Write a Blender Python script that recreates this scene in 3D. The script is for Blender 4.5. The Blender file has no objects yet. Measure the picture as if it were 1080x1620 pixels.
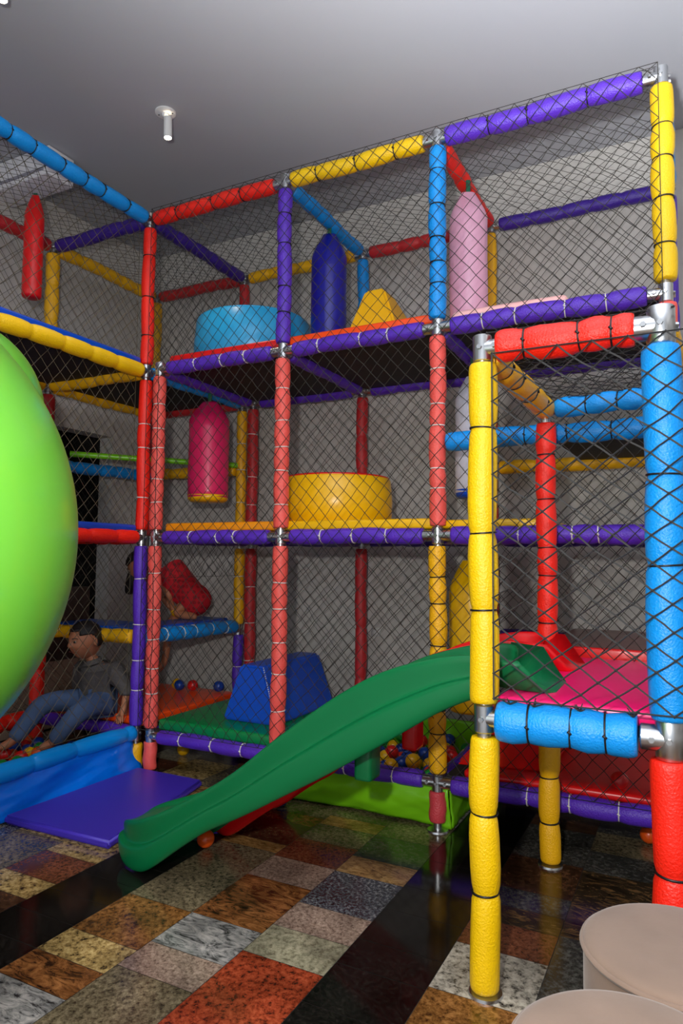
import bpy, bmesh, math, random
from mathutils import Vector, Matrix, Quaternion
import numpy as np

C = bpy.context.scene.collection
R = math.radians
PI = math.pi
rnd = random.Random(7)

# ------------------------------------------------------------------ camera, world, key lights, exposure
cam_d = bpy.data.cameras.new('camera')
cam = bpy.data.objects.new('camera', cam_d); C.objects.link(cam)
YAW, PITCH, ROLL = 0.4734, 0.0660, 0.0087
cam_d.sensor_fit = 'VERTICAL'; cam_d.sensor_height = 36.0; cam_d.sensor_width = 24.0
cam_d.lens = 1088.45 / 1620 * 36.0
cam_d.clip_start = 0.02
fwd = Vector((-math.sin(YAW) * math.cos(PITCH), math.cos(YAW) * math.cos(PITCH), math.sin(PITCH)))
rgt = Vector((math.cos(YAW), math.sin(YAW), 0)); upv = rgt.cross(fwd)
r2 = rgt * math.cos(ROLL) + upv * math.sin(ROLL); u2v = upv * math.cos(ROLL) - rgt * math.sin(ROLL)
M = Matrix((r2, u2v, -fwd)).transposed().to_4x4(); M.translation = Vector((0, 0, 1.30))
cam.matrix_world = M
bpy.context.scene.camera = cam

world = bpy.data.worlds.new('hall_ambience'); bpy.context.scene.world = world
world.use_nodes = True
bg = world.node_tree.nodes['Background']; bg.inputs[0].default_value = (0.85, 0.92, 1.0, 1); bg.inputs[1].default_value = 1.10

fl = bpy.data.lights.new('camera_flash', 'POINT'); fl.energy = 165; fl.shadow_soft_size = 0.035; fl.color = (1.0, 0.97, 0.94)
flo = bpy.data.objects.new('camera_flash', fl); C.objects.link(flo); flo.location = (-0.20, -0.06, 1.56)
bl = bpy.data.lights.new('ceiling_bounce_flash', 'SPOT'); bl.energy = 1900; bl.shadow_soft_size = 0.05; bl.color = (0.95, 0.97, 1.0); bl.spot_size = R(125); bl.spot_blend = 0.9
blo = bpy.data.objects.new('ceiling_bounce_flash', bl); C.objects.link(blo); blo.location = (-0.18, -0.10, 1.64)
blo.rotation_euler = Vector((0.22, 0.25, 0.95)).to_track_quat('-Z', 'Y').to_euler()

vs = bpy.context.scene.view_settings
bpy.context.scene.display_settings.display_device = 'sRGB'
vs.view_transform = 'Standard'; vs.look = 'None'; vs.gamma = 1.0; vs.use_curve_mapping = False
vs.exposure = 0.0

# ------------------------------------------------------------------ materials
def lin(c):
    return tuple(((v / 255) / 12.92 if v / 255 <= 0.04045 else ((v / 255 + 0.055) / 1.055) ** 2.4) for v in c) + (1,)
MATS = {}
def mat(name, rgb, rough=0.5, metal=0.0, bump=None, var=None, spec=0.5, coat=0.0, sheen=0.0, emit=None):
    if name in MATS: return MATS[name]
    m = bpy.data.materials.new(name); m.use_nodes = True
    nt = m.node_tree; b = nt.nodes['Principled BSDF']
    col = lin(rgb)
    b.inputs['Base Color'].default_value = col; b.inputs['Roughness'].default_value = rough
    b.inputs['Metallic'].default_value = metal; b.inputs['Specular IOR Level'].default_value = spec
    b.inputs['Coat Weight'].default_value = coat; b.inputs['Sheen Weight'].default_value = sheen
    if emit:
        b.inputs['Emission Color'].default_value = (*emit[:3], 1); b.inputs['Emission Strength'].default_value = emit[3]
    tc = nt.nodes.new('ShaderNodeTexCoord')
    if bump:
        n = nt.nodes.new('ShaderNodeTexNoise'); n.inputs['Scale'].default_value = bump[0]; n.inputs['Detail'].default_value = 3
        nt.links.new(tc.outputs['Object'], n.inputs['Vector'])
        bp = nt.nodes.new('ShaderNodeBump'); bp.inputs['Strength'].default_value = bump[1]; bp.inputs['Distance'].default_value = bump[2]
        nt.links.new(n.outputs['Fac'], bp.inputs['Height']); nt.links.new(bp.outputs['Normal'], b.inputs['Normal'])
    if var:
        n2 = nt.nodes.new('ShaderNodeTexNoise'); n2.inputs['Scale'].default_value = var[0]; n2.inputs['Detail'].default_value = 4
        nt.links.new(tc.outputs['Object'], n2.inputs['Vector'])
        mx = nt.nodes.new('ShaderNodeMix'); mx.data_type = 'RGBA'
        mx.inputs['A'].default_value = tuple(c * (1 - var[1]) for c in col[:3]) + (1,)
        mx.inputs['B'].default_value = tuple(min(1, c * (1 + var[1])) for c in col[:3]) + (1,)
        nt.links.new(n2.outputs['Fac'], mx.inputs['Factor']); nt.links.new(mx.outputs['Result'], b.inputs['Base Color'])
    MATS[name] = m
    return m
def foam(name, rgb): return mat('foam_' + name, rgb, 0.40, bump=(150, 0.75, 0.004), var=(9, 0.10), spec=0.5)
def vinyl(name, rgb): return mat('vinyl_' + name, rgb, 0.30, bump=(9, 0.22, 0.01), spec=0.5)
F = dict(red=foam('red', (246, 34, 14)), coral=foam('coral', (245, 92, 82)), yellow=foam('yellow', (240, 194, 0)), amber=foam('amber', (250, 184, 10)),
         blue=foam('blue', (0, 146, 232)), purple=foam('purple', (88, 44, 188)), crimson=foam('crimson', (196, 40, 44)),
         rose=foam('rose', (214, 70, 78)), deeppurple=foam('deeppurple', (58, 28, 140)))
V = dict(red=vinyl('red', (222, 22, 22)), orange=vinyl('orange', (252, 78, 14)), yellow=vinyl('yellow', (246, 190, 8)), pink=vinyl('pink', (250, 26, 112)),
         lightpink=vinyl('lightpink', (226, 168, 194)), palepink=vinyl('palepink', (255, 195, 190)), magenta=vinyl('magenta', (226, 36, 98)), blue=vinyl('blue', (0, 84, 200)),
         navy=vinyl('navy', (24, 24, 150)), cyan=vinyl('cyan', (40, 166, 222)), green=vinyl('green', (0, 132, 66)), lime=vinyl('lime', (120, 196, 16)),
         purple=vinyl('purple', (66, 40, 170)), white=vinyl('white', (214, 214, 224)), tan=vinyl('tan', (246, 150, 10)), maroon=vinyl('maroon', (150, 26, 30)),
         royal=vinyl('royal', (0, 70, 190)), shadedred=vinyl('shadedred', (120, 70, 68)))  # last entry: shade over the mat behind the pink deck is put into its colour
STEEL = mat('galvanised_steel', (188, 190, 192), 0.28, 1.0, bump=(40, 0.1, 0.002))
TIEB = mat('black_tie', (16, 16, 18), 0.4)
TIEW = mat('white_tie', (225, 222, 215), 0.4)
DARKWOOD = mat('dark_deck_underside', (30, 25, 22), 0.7, var=(6, 0.3))
NETB = mat('black_net_cord', (44, 41, 36), 0.85)
NETLIT = mat('flash_lit_net_cord', (86, 76, 58), 0.85)  # same black cord, with the flash light on it put into a lighter colour
NETN = mat('black_rope_net_cord', (46, 45, 45), 0.8)
SKIN = mat('skin', (176, 112, 78), 0.5, var=(20, 0.08))
HAIR = mat('dark_hair', (22, 16, 13), 0.55, bump=(160, 0.5, 0.004))
WALLM = mat('grey_plaster', (197, 193, 187), 0.85, bump=(40, 0.08, 0.002), var=(2.2, 0.10))
CEILM = mat('ceiling_paint', (176, 178, 184), 0.9, bump=(90, 0.06, 0.001), var=(1.5, 0.03))

# ------------------------------------------------------------------ object helpers
def link(o, parent=None):
    C.objects.link(o)
    if parent is not None: o.parent = parent
    return o
def tag(o, label, cat, group=None):
    o['label'] = label; o['category'] = cat
    if group: o['group'] = group
    return o
def thing(name, label, cat, loc=(0, 0, 0), rz=0, group=None):
    o = bpy.data.objects.new(name, None); o.location = loc; o.rotation_euler = (0, 0, rz); o.empty_display_size = .05
    return tag(link(o), label, cat, group)
def mesh_obj(name, verts, faces, m, parent=None, smooth=True):
    me = bpy.data.meshes.new(name); me.from_pydata([tuple(v) for v in verts], [], faces)
    ms = m if isinstance(m, (list, tuple)) else [m]
    for x in ms: me.materials.append(x)
    if smooth: me.polygons.foreach_set('use_smooth', [True] * len(me.polygons))
    me.update()
    o = bpy.data.objects.new(name, me)
    return link(o, parent)
def bm_obj(name, bm, m, parent=None, smooth=True, loc=None):
    bmesh.ops.recalc_face_normals(bm, faces=bm.faces)
    me = bpy.data.meshes.new(name); bm.to_mesh(me); bm.free()
    ms = m if isinstance(m, (list, tuple)) else [m]
    for x in ms: me.materials.append(x)
    if smooth: me.polygons.foreach_set('use_smooth', [True] * len(me.polygons))
    o = bpy.data.objects.new(name, me)
    if loc is not None: o.location = loc
    return link(o, parent)
def struct(o):
    o['kind'] = 'structure'; return o
def sharp(o, ang=35):
    me = o.data
    me.set_sharp_from_angle(angle=R(ang)); return o
def box_bm(x0, x1, y0, y1, z0, z1, bev=0.0, seg=2):
    bm = bmesh.new(); bmesh.ops.create_cube(bm, size=1)
    for v in bm.verts:
        v.co = Vector(((x0 + x1) / 2 + v.co.x * (x1 - x0), (y0 + y1) / 2 + v.co.y * (y1 - y0), (z0 + z1) / 2 + v.co.z * (z1 - z0)))
    if bev > 0: bmesh.ops.bevel(bm, geom=bm.edges[:], offset=bev, segments=seg, affect='EDGES', profile=0.6)
    return bm
def basis(d):
    d = d.normalized(); a = Vector((0, 0, 1)) if abs(d.z) < 0.9 else Vector((1, 0, 0))
    x = d.cross(a).normalized(); y = d.cross(x).normalized(); return x, y
def rings_mesh(rings, cap=True):
    n = len(rings[0]); vs_ = [v for r in rings for v in r]; fs = []
    for i in range(len(rings) - 1):
        for j in range(n):
            k = (j + 1) % n
            fs.append((i * n + j, i * n + k, (i + 1) * n + k, (i + 1) * n + j))
    if cap:
        fs.append(tuple(range(n - 1, -1, -1))); fs.append(tuple((len(rings) - 1) * n + j for j in range(n)))
    return vs_, fs
def tube_data(p0, p1, prof, n=20):
    """prof: list of (t along, radius)"""
    p0, p1 = Vector(p0), Vector(p1); d = p1 - p0; x, y = basis(d)
    return rings_mesh([[p0 + d * t + (x * math.cos(2 * PI * j / n) + y * math.sin(2 * PI * j / n)) * r for j in range(n)] for t, r in prof])
def cyl(name, p0, p1, r, m, parent=None, n=20, bev=0.0):
    L = (Vector(p1) - Vector(p0)).length
    if bev: prof = [(0, r - bev), (bev / L, r), (1 - bev / L, r), (1, r - bev)]
    else: prof = [(0, r), (1, r)]
    v, f = tube_data(p0, p1, prof, n)
    return sharp(mesh_obj(name, v, f, m, parent))
def merge(*parts):
    V_, F_ = [], []
    for v, f in parts:
        o = len(V_); V_ += list(v); F_ += [tuple(i + o for i in q) for q in f]
    return V_, F_

# ------------------------------------------------------------------ foam sleeves, posts and beams
def foam_tube(name, p0, p1, r, m, parent, ties=None, tie_mat=TIEW, pinch=0.84, seglen=0.20, seed=0, tieobj=True):
    p0, p1 = Vector(p0), Vector(p1); L = (p1 - p0).length
    rg = random.Random(seed * 7919 + int(L * 1000))
    if ties is None:
        n = max(1, round(L / seglen)); ties = []
        for i in range(1, n + (0 if n > 1 else 0)):
            ties.append(min(max((i + rg.uniform(-.22, .22)) / n, 0.06), 0.94))
    prof = {0.0: r * 0.90, 1.0: r * 0.90}
    def add(t, rr):
        if 0 <= t <= 1: prof[t] = rr
    e = 0.008 / L
    add(e, r * 0.97); add(1 - e, r * 0.97); add(3 * e, r * 1.0); add(1 - 3 * e, r * 1.0)
    for t in ties:
        add(t, r * pinch); add(t - 0.009 / L, r * (pinch + .05)); add(t + 0.009 / L, r * (pinch + .05))
        add(t - 0.022 / L, r * 0.965); add(t + 0.022 / L, r * 0.965)
    ks = sorted(prof)
    bounds = [0] + sorted(ties) + [1]
    for a, b in zip(bounds[:-1], bounds[1:]):
        g = 1.02 + rg.uniform(-.015, .02)
        for q in (0.3, 0.5, 0.7):
            t = a + (b - a) * q
            if all(abs(t - k) > 0.018 / L for k in ks): prof[t] = r * g
    wob = [rg.uniform(0, 6.28) for _ in range(3)]
    x, y = basis(p1 - p0)
    rings = []
    for t in sorted(prof):
        rr = prof[t]
        off = (x * math.sin(t * 7 + wob[0]) + y * math.sin(t * 9 + wob[1])) * 0.0025
        rings.append([p0 + (p1 - p0) * t + off + (x * math.cos(2 * PI * j / 20) + y * math.sin(2 * PI * j / 20)) * rr * (1 + .012 * math.sin(3 * j + 11 * t + wob[2])) for j in range(20)])
    v, f = rings_mesh(rings)
    o = mesh_obj(name, v, f, m, parent)
    if tieobj:
        for t in ties:
            c = p0 + (p1 - p0) * t; d = (p1 - p0).normalized()
            rr = r * (pinch + 0.015)
            mk = tie_mat
            tilt = (x * rg.uniform(-.06, .06) + y * rg.uniform(-.06, .06)); d2 = (d + tilt).normalized()
            a, b = basis(d2)
            rings = []
            for w, q in ((-.0028, rr - .001), (-.0025, rr + .0035), (.0025, rr + .0035), (.0028, rr - .001)):
                rings.append([c + d2 * w + (a * math.cos(2 * PI * j / 20) + b * math.sin(2 * PI * j / 20)) * q for j in range(20)])
            tv, tf = rings_mesh(rings, cap=False)
            hd = c + a * (rr + .004)
            kv, kf = tube_data(hd - d2 * .005 - b * .004, hd + d2 * .005 + b * .004, [(0, .004), (1, .004)], 6)
            mv, mf = merge((tv, tf), (kv, kf))
            mesh_obj('cable_tie', mv, mf, mk, o)
    return o
def connector(z, x, y, dirs, parent, rp=0.030, h=0.085):
    parts = [tube_data((x, y, z - h / 2), (x, y, z + h / 2), [(0, rp - .003), (.04, rp), (.96, rp), (1, rp - .003)], 20)]
    for d in dirs:
        d = Vector(d).normalized(); c = Vector((x, y, z))
        parts.append(tube_data(c + d * .012, c + d * .075, [(0, rp - .002), (.95, rp - .002), (1, rp - .005)], 16))
        s = Vector((-d.y, d.x, 0)) if abs(d.z) < .5 else Vector((1, 0, 0))
        for sg in (1, -1):
            bc = c + d * .045 + s * sg * (rp - .004)
            parts.append(tube_data(bc, bc + s * sg * .012, [(0, .009), (1, .008)], 6))
    for a in (0.6, 2.4):
        dd = Vector((math.cos(a - 2.2), math.sin(a - 2.2), 0)); bc = Vector((x, y, z)) + dd * (rp - .004)
        parts.append(tube_data(bc, bc + dd * .012, [(0, .009), (1, .008)], 6))
    v, f = merge(*parts)
    return sharp(mesh_obj('clamp_fitting', v, f, STEEL, parent))
NODES = {}
def post(frame, x, y, ztop, sections, nodes, r=0.042, tie=TIEW, seglen=0.17, seed=0, lab=None, ties=True, lean=0):
    v, f = merge(tube_data((x, y, 0.004), (x, y, ztop), [(0, .021), (1, .021)], 14),
                 tube_data((x, y, 0.0), (x, y, 0.012), [(0, .052), (.7, .050), (1, .03)], 20))
    p = sharp(mesh_obj('post', v, f, STEEL, frame))
    if lab: p['label'] = lab
    for i, s in enumerate(sections):
        z0, z1, col = s[0], s[1], s[2]
        rr = s[3] if len(s) > 3 else r
        tm = s[4] if len(s) > 4 else tie
        foam_tube('foam_sleeve', (x, y, z0), (x, y, z1), rr, F[col], p, tie_mat=tm, seglen=seglen, seed=seed * 10 + i, tieobj=ties)
    for z, dirs in nodes: connector(z, x, y, dirs, p)
    return p
def beam(frame, p0, p1, col, r=0.042, tie=TIEW, gap=0.075, seglen=0.2, seed=0, ties=True, name='beam', gaps=None):
    p0, p1 = Vector(p0), Vector(p1); d = (p1 - p0).normalized()
    g0, g1 = gaps if gaps else (gap, gap)
    return foam_tube(name, p0 + d * g0, p1 - d * g1, r, F[col], frame, tie_mat=tie, seglen=seglen, seed=seed, tieobj=ties)

# ------------------------------------------------------------------ nets
def net(name, O, U, Vv, parent, dw=0.075, dh=0.075, m=NETB, th=0.0015, jit=0.004, wave=0.010, seed=1, knots=0.0, skip=None):
    O, U, Vv = Vector(O), Vector(U), Vector(Vv)
    nrm = U.cross(Vv).normalized(); Lu, Lv = U.length, Vv.length; u, v = U / Lu, Vv / Lv
    rg = random.Random(seed); nu = int(round(Lu / (dw / 2))); nv = int(round(Lv / (dh / 2)))
    P = {}
    ph = [rg.uniform(0, 6.28) for _ in range(6)]
    for i in range(nu + 1):
        for j in range(nv + 1):
            if (i + j) % 2: continue
            a, b = i / nu * Lu, j / nv * Lv
            if skip and skip(a, b): continue
            e = 1 if 0 < i < nu and 0 < j < nv else 0
            du = wave * math.sin(3.1 * b + 1.3 * a + ph[0]) + wave * .6 * math.sin(7.3 * b + ph[1] + 2 * a) + rg.uniform(-jit, jit)
            dv = wave * math.sin(2.7 * a + 1.9 * b + ph[2]) + wave * .6 * math.sin(6.1 * a + ph[3]) + rg.uniform(-jit, jit)
            dn = (wave * 1.2 * math.sin(2.2 * a + ph[4]) * math.sin(2.9 * b + ph[5]) + rg.uniform(-jit, jit)) * .8
            P[i, j] = O + u * (a + du * e) + v * (b + dv * e) + nrm * (dn * e)
    vs_, fs = [], []
    def seg(a, b):
        d = (b - a); x, y = basis(d); o = len(vs_)
        for q in (a, b):
            for k in range(3):
                an = 2 * PI * k / 3; vs_.append(q + x * (th * math.cos(an)) + y * (th * math.sin(an)))
        for k in range(3):
            l = (k + 1) % 3; fs.append((o + k, o + l, o + 3 + l, o + 3 + k))
    for (i, j), p in P.items():
        for di in (1, -1):
            q = P.get((i + di, j + 1))
            if q is not None:
                if knots:
                    mid = (p + q) / 2 + Vector((rg.uniform(-1, 1), rg.uniform(-1, 1), rg.uniform(-1, 1))) * .0015
                    seg(p, mid); seg(mid, q)
                else: seg(p, q)
        # border cords
        for di, dj in ((2, 0), (0, 2)):
            q = P.get((i + di, j + dj))
            if q is not None and ((dj == 0 and j in (0, nv)) or (di == 0 and i in (0, nu))): seg(p, q)
        if knots:
            o = len(vs_); k = knots
            vs_ += [p + Vector(c) * k for c in ((1, 0, 0), (-1, 0, 0), (0, 1, 0), (0, -1, 0), (0, 0, 1), (0, 0, -1))]
            fs += [tuple(o + t for t in tri) for tri in ((0, 2, 4), (2, 1, 4), (1, 3, 4), (3, 0, 4), (2, 0, 5), (1, 2, 5), (3, 1, 5), (0, 3, 5))]
    return mesh_obj(name, vs_, fs, m, parent, smooth=False)

# ================================================================== SETTING
# --- granite floor
def granite(name, c1, c2, c3, scale=60, vein=0.0, rough=0.16):
    if name in MATS: return MATS[name]
    m = bpy.data.materials.new(name); m.use_nodes = True; nt = m.node_tree; b = nt.nodes['Principled BSDF']
    tc = nt.nodes.new('ShaderNodeTexCoord')
    mp = nt.nodes.new('ShaderNodeMapping'); nt.links.new(tc.outputs['Object'], mp.inputs['Vector'])
    mp.inputs['Rotation'].default_value = (0, 0, 0.7)
    if vein: mp.inputs['Scale'].default_value = (1, 2.6, 1)
    n = nt.nodes.new('ShaderNodeTexNoise'); n.inputs['Scale'].default_value = scale; n.inputs['Detail'].default_value = 6; n.inputs['Roughness'].default_value = .72
    n.inputs['Distortion'].default_value = 2.2 if vein else 0.2
    nt.links.new(mp.outputs['Vector'], n.inputs['Vector'])
    cr = nt.nodes.new('ShaderNodeValToRGB'); cr.color_ramp.interpolation = 'LINEAR'
    e = cr.color_ramp.elements; e[0].position = .36; e[0].color = lin(c1); e[1].position = .64; e[1].color = lin(c3)
    x = e.new(.5); x.color = lin(c2)
    nt.links.new(n.outputs['Fac'], cr.inputs['Fac'])
    n2 = nt.nodes.new('ShaderNodeTexNoise'); n2.inputs['Scale'].default_value = 5.5; n2.inputs['Detail'].default_value = 3
    nt.links.new(tc.outputs['Object'], n2.inputs['Vector'])
    mr = nt.nodes.new('ShaderNodeMapRange'); mr.inputs['From Min'].default_value = .3; mr.inputs['From Max'].default_value = .7; mr.inputs['To Min'].default_value = .40; mr.inputs['To Max'].default_value = 1.12
    nt.links.new(n2.outputs['Fac'], mr.inputs['Value'])
    mx = nt.nodes.new('ShaderNodeMix'); mx.data_type = 'RGBA'; mx.blend_type = 'MULTIPLY'; mx.inputs['Factor'].default_value = 1
    nt.links.new(cr.outputs['Color'], mx.inputs['A']); nt.links.new(mr.outputs['Result'], mx.inputs['B'])
    nt.links.new(mx.outputs['Result'], b.inputs['Base Color'])
    b.inputs['Roughness'].default_value = rough; b.inputs['Specular IOR Level'].default_value = .5
    MATS[name] = m; return m
G = dict(
    black=granite('granite_black', (14, 12, 11), (24, 21, 19), (40, 36, 32), 70, rough=.10),
    orange=granite('granite_orange', (62, 40, 20), (126, 84, 42), (164, 116, 64), 45),
    speck=granite('granite_yellow_speckle', (40, 32, 22), (170, 140, 84), (214, 186, 124), 38),
    olive=granite('granite_olive', (58, 50, 36), (110, 98, 74), (146, 132, 104), 55),
    streak=granite('granite_grey_streak', (46, 44, 44), (140, 138, 134), (182, 176, 168), 9, vein=1),
    pinkgrey=granite('granite_pink_grey', (96, 78, 66), (150, 126, 110), (182, 158, 140), 70),
    red=granite('granite_red', (52, 24, 18), (146, 58, 34), (178, 84, 52), 48),
    ltgreen=granite('granite_pale_green', (100, 92, 72), (150, 144, 118), (180, 170, 142), 42),
    pepper=granite('granite_blue_pepper', (30, 32, 38), (74, 76, 84), (158, 156, 154), 75),
    swirl=granite('granite_brown_swirl', (36, 24, 16), (122, 76, 40), (166, 110, 62), 8, vein=1),
    tan=granite('granite_tan_streak', (96, 68, 36), (168, 128, 72), (196, 158, 100), 14, vein=1),
    darkbrown=granite('granite_dark_brown', (36, 22, 15), (82, 54, 36), (112, 78, 52), 40),
    redbrown=granite('granite_red_brown', (70, 38, 24), (112, 64, 42), (134, 84, 58), 65),
    white=granite('granite_white_speckle', (34, 32, 30), (170, 162, 146), (205, 196, 178), 36),
    darkgrey=granite('granite_dark_grey', (36, 34, 31), (70, 68, 62), (104, 102, 96), 50),
    green=granite('granite_dark_green', (36, 40, 34), (74, 76, 62), (100, 100, 82), 45),
    goldstreak=granite('granite_black_gold_streak', (24, 20, 16), (66, 52, 36), (130, 96, 58), 10, vein=1))
GK = list(G)
W = 0.305; U0 = -1.97
cols = {
    -2: [(1.0, 'tan'), (1.45, 'darkbrown'), (1.86, 'speck'), (1.995, 'redbrown'), (2.2, 'speck'), (2.5, 'orange'), (2.9, 'tan'), (3.2, 'olive'), (3.6, None)],
    -1: [(v, 'black') for v in np.arange(0.26, 4.5, 0.155)],
    0: [(1.05, 'streak'), (1.51, 'swirl'), (1.655, 'speck'), (1.80, 'orange'), (2.078, 'olive'), (2.47, 'olive'), (2.65, 'tan'), (2.74, 'darkbrown'), (2.98, 'orange'), (3.1, 'olive'), (3.4, None)],
    1: [(1.05, 'olive'), (1.39, 'olive'), (1.71, 'pinkgrey'), (1.865, 'streak'), (2.08, 'swirl'), (2.43, 'pinkgrey'), (2.63, 'redbrown'), (2.85, 'olive'), (3.04, 'tan'), (3.16, 'olive'), (3.5, None)],
    2: [(1.2, 'streak'), (1.55, 'red'), (1.965, 'ltgreen'), (2.15, 'pinkgrey'), (2.33, 'pepper'), (2.625, 'tan'), (2.79, 'green'), (3.04, 'olive'), (3.3, None)],
    3: [(v, 'black') for v in (0.3, .6, .9, 1.2, 1.5, 1.655, 1.83, 2.05, 2.21, 2.44, 2.64, 2.9, 3.2, 3.5, 3.8, 4.1)],
    4: [(1.0, 'swirl'), (1.5, 'orange'), (2.07, 'white'), (2.35, 'redbrown'), (2.54, 'goldstreak'), (2.67, 'darkgrey'), (2.82, 'darkbrown'), (3.14, 'darkgrey'), (3.53, 'darkbrown'), (3.9, None)],
    5: [(1.0, 'redbrown'), (1.7, 'darkbrown'), (2.1, 'darkgrey'), (2.55, 'goldstreak'), (3.12, 'darkgrey'), (3.34, 'olive'), (3.58, 'darkgrey'), (3.9, None)]}
fv, ff, fm = [], [], []
frg = random.Random(3)
names = [k for k in GK if k != 'black']
def quad(u0, u1, v0, v1, mi):
    o = len(fv); g = 0.0012
    fv.extend([(u0 + g, v0 + g, 0), (u1 - g, v0 + g, 0), (u1 - g, v1 - g, 0), (u0 + g, v1 - g, 0)]); ff.append((o, o + 1, o + 2, o + 3)); fm.append(mi)
for c in range(-8, 17):
    u0 = U0 + c * W; u1 = u0 + W
    spec = [s for s in cols.get(c, [])]
    if c % 4 == 3 and c not in cols: spec = [(v, 'black') for v in np.arange(-2.9, 4.5, .2)]
    if spec and spec[-1][1] is None: vend = spec[-1][0]
    elif spec: vend = 4.5
    else: vend = -3
    vstart = spec[0][0] if spec else -3
    v = -3.0 if spec else -3.0
    dark = (c % 4 == 3)
    while v < vstart - .01:
        l = min(frg.choice((.16, .2, .3, .4)), vstart - v); quad(u0, u1, v, v + l, GK.index('black' if dark else frg.choice(names))); v += l
    for i, s in enumerate(spec):
        if s[1] is None: continue
        e = spec[i + 1][0] if i + 1 < len(spec) else vend
        quad(u0, u1, s[0], e, GK.index(s[1]))
    v = vend if spec else v
    while v < 4.44:
        l = min(frg.choice((.16, .2, .3, .4)), 4.45 - v); quad(u0, u1, v, v + l, GK.index('black' if dark else frg.choice(names))); v += l
o = len(fv); fv.extend([(-4.5, -3, -.002), (3.3, -3, -.002), (3.3, 4.6, -.002), (-4.5, 4.6, -.002)]); ff.append((o, o + 1, o + 2, o + 3)); fm.append(len(GK))
floor = struct(mesh_obj('floor', fv, ff, [G[k] for k in GK] + [mat('grout', (30, 26, 22), .8)], smooth=False))
floor.data.polygons.foreach_set('material_index', fm)

CZ = 3.885; VB = 4.45; UL = -4.15
struct(bm_obj('ceiling', box_bm(-4.5, 3.2, -3, 4.6, CZ, CZ + .1), CEILM, smooth=False))
struct(bm_obj('wall_back', box_bm(-4.5, 3.2, VB, VB + .12, 0, CZ), WALLM, smooth=False))
struct(bm_obj('wall_right', box_bm(3.1, 3.22, -3, 4.6, 0, CZ), WALLM, smooth=False))
DV0, DV1, DZ = 2.72, 4.05, 2.25
v, f = [], []
bmw = bmesh.new()
for b in (box_bm(UL - .14, UL, -3, DV0, 0, CZ), box_bm(UL - .14, UL, DV1, VB + .1, 0, CZ), box_bm(UL - .14, UL, DV0, DV1, DZ, CZ)):
    tmp = bpy.data.meshes.new('t'); b.to_mesh(tmp); b.free(); bmw.from_mesh(tmp); bpy.data.meshes.remove(tmp)
struct(bm_obj('wall_left', bmw, WALLM, smooth=False))
# dark doorway recess behind it
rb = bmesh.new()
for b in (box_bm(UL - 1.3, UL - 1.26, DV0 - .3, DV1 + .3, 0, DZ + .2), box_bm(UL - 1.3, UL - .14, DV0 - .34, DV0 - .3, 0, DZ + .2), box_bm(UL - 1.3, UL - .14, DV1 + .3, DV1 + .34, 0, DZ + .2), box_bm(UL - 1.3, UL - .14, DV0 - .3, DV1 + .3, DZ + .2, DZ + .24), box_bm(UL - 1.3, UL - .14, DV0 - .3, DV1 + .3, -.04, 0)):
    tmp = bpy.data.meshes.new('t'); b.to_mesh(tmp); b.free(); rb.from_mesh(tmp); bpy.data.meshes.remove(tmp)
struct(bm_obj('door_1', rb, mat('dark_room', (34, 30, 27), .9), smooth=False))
cab = thing('counter', 'low brown counter with a beige base in the dark doorway behind the seated child', 'counter', (UL - .2, (DV0 + DV1) / 2, 0))
bm_obj('counter_front', box_bm(-.1, .03, -.64, .64, .50, 1.05, .008), mat('brown_wood', (74, 54, 46), .6, var=(8, .25)), cab)
bm_obj('counter_base', box_bm(-.1, .02, -.64, .64, 0, .50, .006), mat('beige_panel', (206, 172, 146), .7, var=(4, .1)), cab)

# --- ceiling spot lamps
def spot(x, y, lab, aim=(0.03, 0, -1)):
    t = thing('ceiling_spotlight', lab, 'ceiling light', (x, y, CZ), 0, 'white ceiling spotlights')
    wm = mat('white_metal', (228, 228, 228), .4)
    vv, f1 = tube_data((0, 0, 0), (0, 0, -.010), [(0, .060), (.7, .060), (1, .052)], 28)
    a, b = tube_data((0, 0, -.010), (0, 0, -.030), [(0, .022), (.6, .020), (1, .012)], 20)
    sv = []
    for sx, sy in ((-.040, -.012), (.040, .012)):
        sv.append(tube_data((sx, sy, -.009), (sx, sy, -.0125), [(0, .005), (1, .004)], 10))
    sharp(mesh_obj('mounting_plate', *merge((vv, f1), (a, b)), wm, t))
    for s in sv: mesh_obj('screw', *s, mat('screw_steel', (90, 90, 90), .4, .8), t)
    d = Vector(aim).normalized()
    mesh_obj('stem', *tube_data((0, 0, -.02), (0.004, 0, -.085), [(0, .007), (1, .007)], 10), wm, t)
    c0 = Vector((.022, -.004, -.040)); c1 = c0 + d * .125
    x_, y_ = basis(d); n = 24
    prof = [(0, .018), (.02, .023), (.05, .024), (1, .024), (1, .021), (.93, .020)]
    rings = [[c0 + (c1 - c0) * tt + (x_ * math.cos(2 * PI * j / n) + y_ * math.sin(2 * PI * j / n)) * rr for j in range(n)] for tt, rr in prof]
    sharp(mesh_obj('lamp_barrel', *rings_mesh(rings, cap=False), wm, t))
    mesh_obj('lamp_lens', *tube_data(c0 + (c1 - c0) * .93, c0 + (c1 - c0) * .95, [(0, .0205), (1, .0205)], n), mat('glowing_lens', (255, 240, 215), .3, emit=(1, .86, .62, 40)), t)
    l = bpy.data.lights.new('spot_beam', 'SPOT'); l.energy = 22; l.color = (1, .84, .62); l.spot_size = R(75); l.spot_blend = .6; l.shadow_soft_size = .02
    lo = link(bpy.data.objects.new('spot_beam', l), t); lo.location = c0 + (c1 - c0) * 1.02
    lo.rotation_euler = d.to_track_quat('-Z', 'Y').to_euler()
    return t
spot(-2.69, 2.955, 'white ceiling spotlight in the middle of the ceiling left of the climbing frame')
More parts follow.
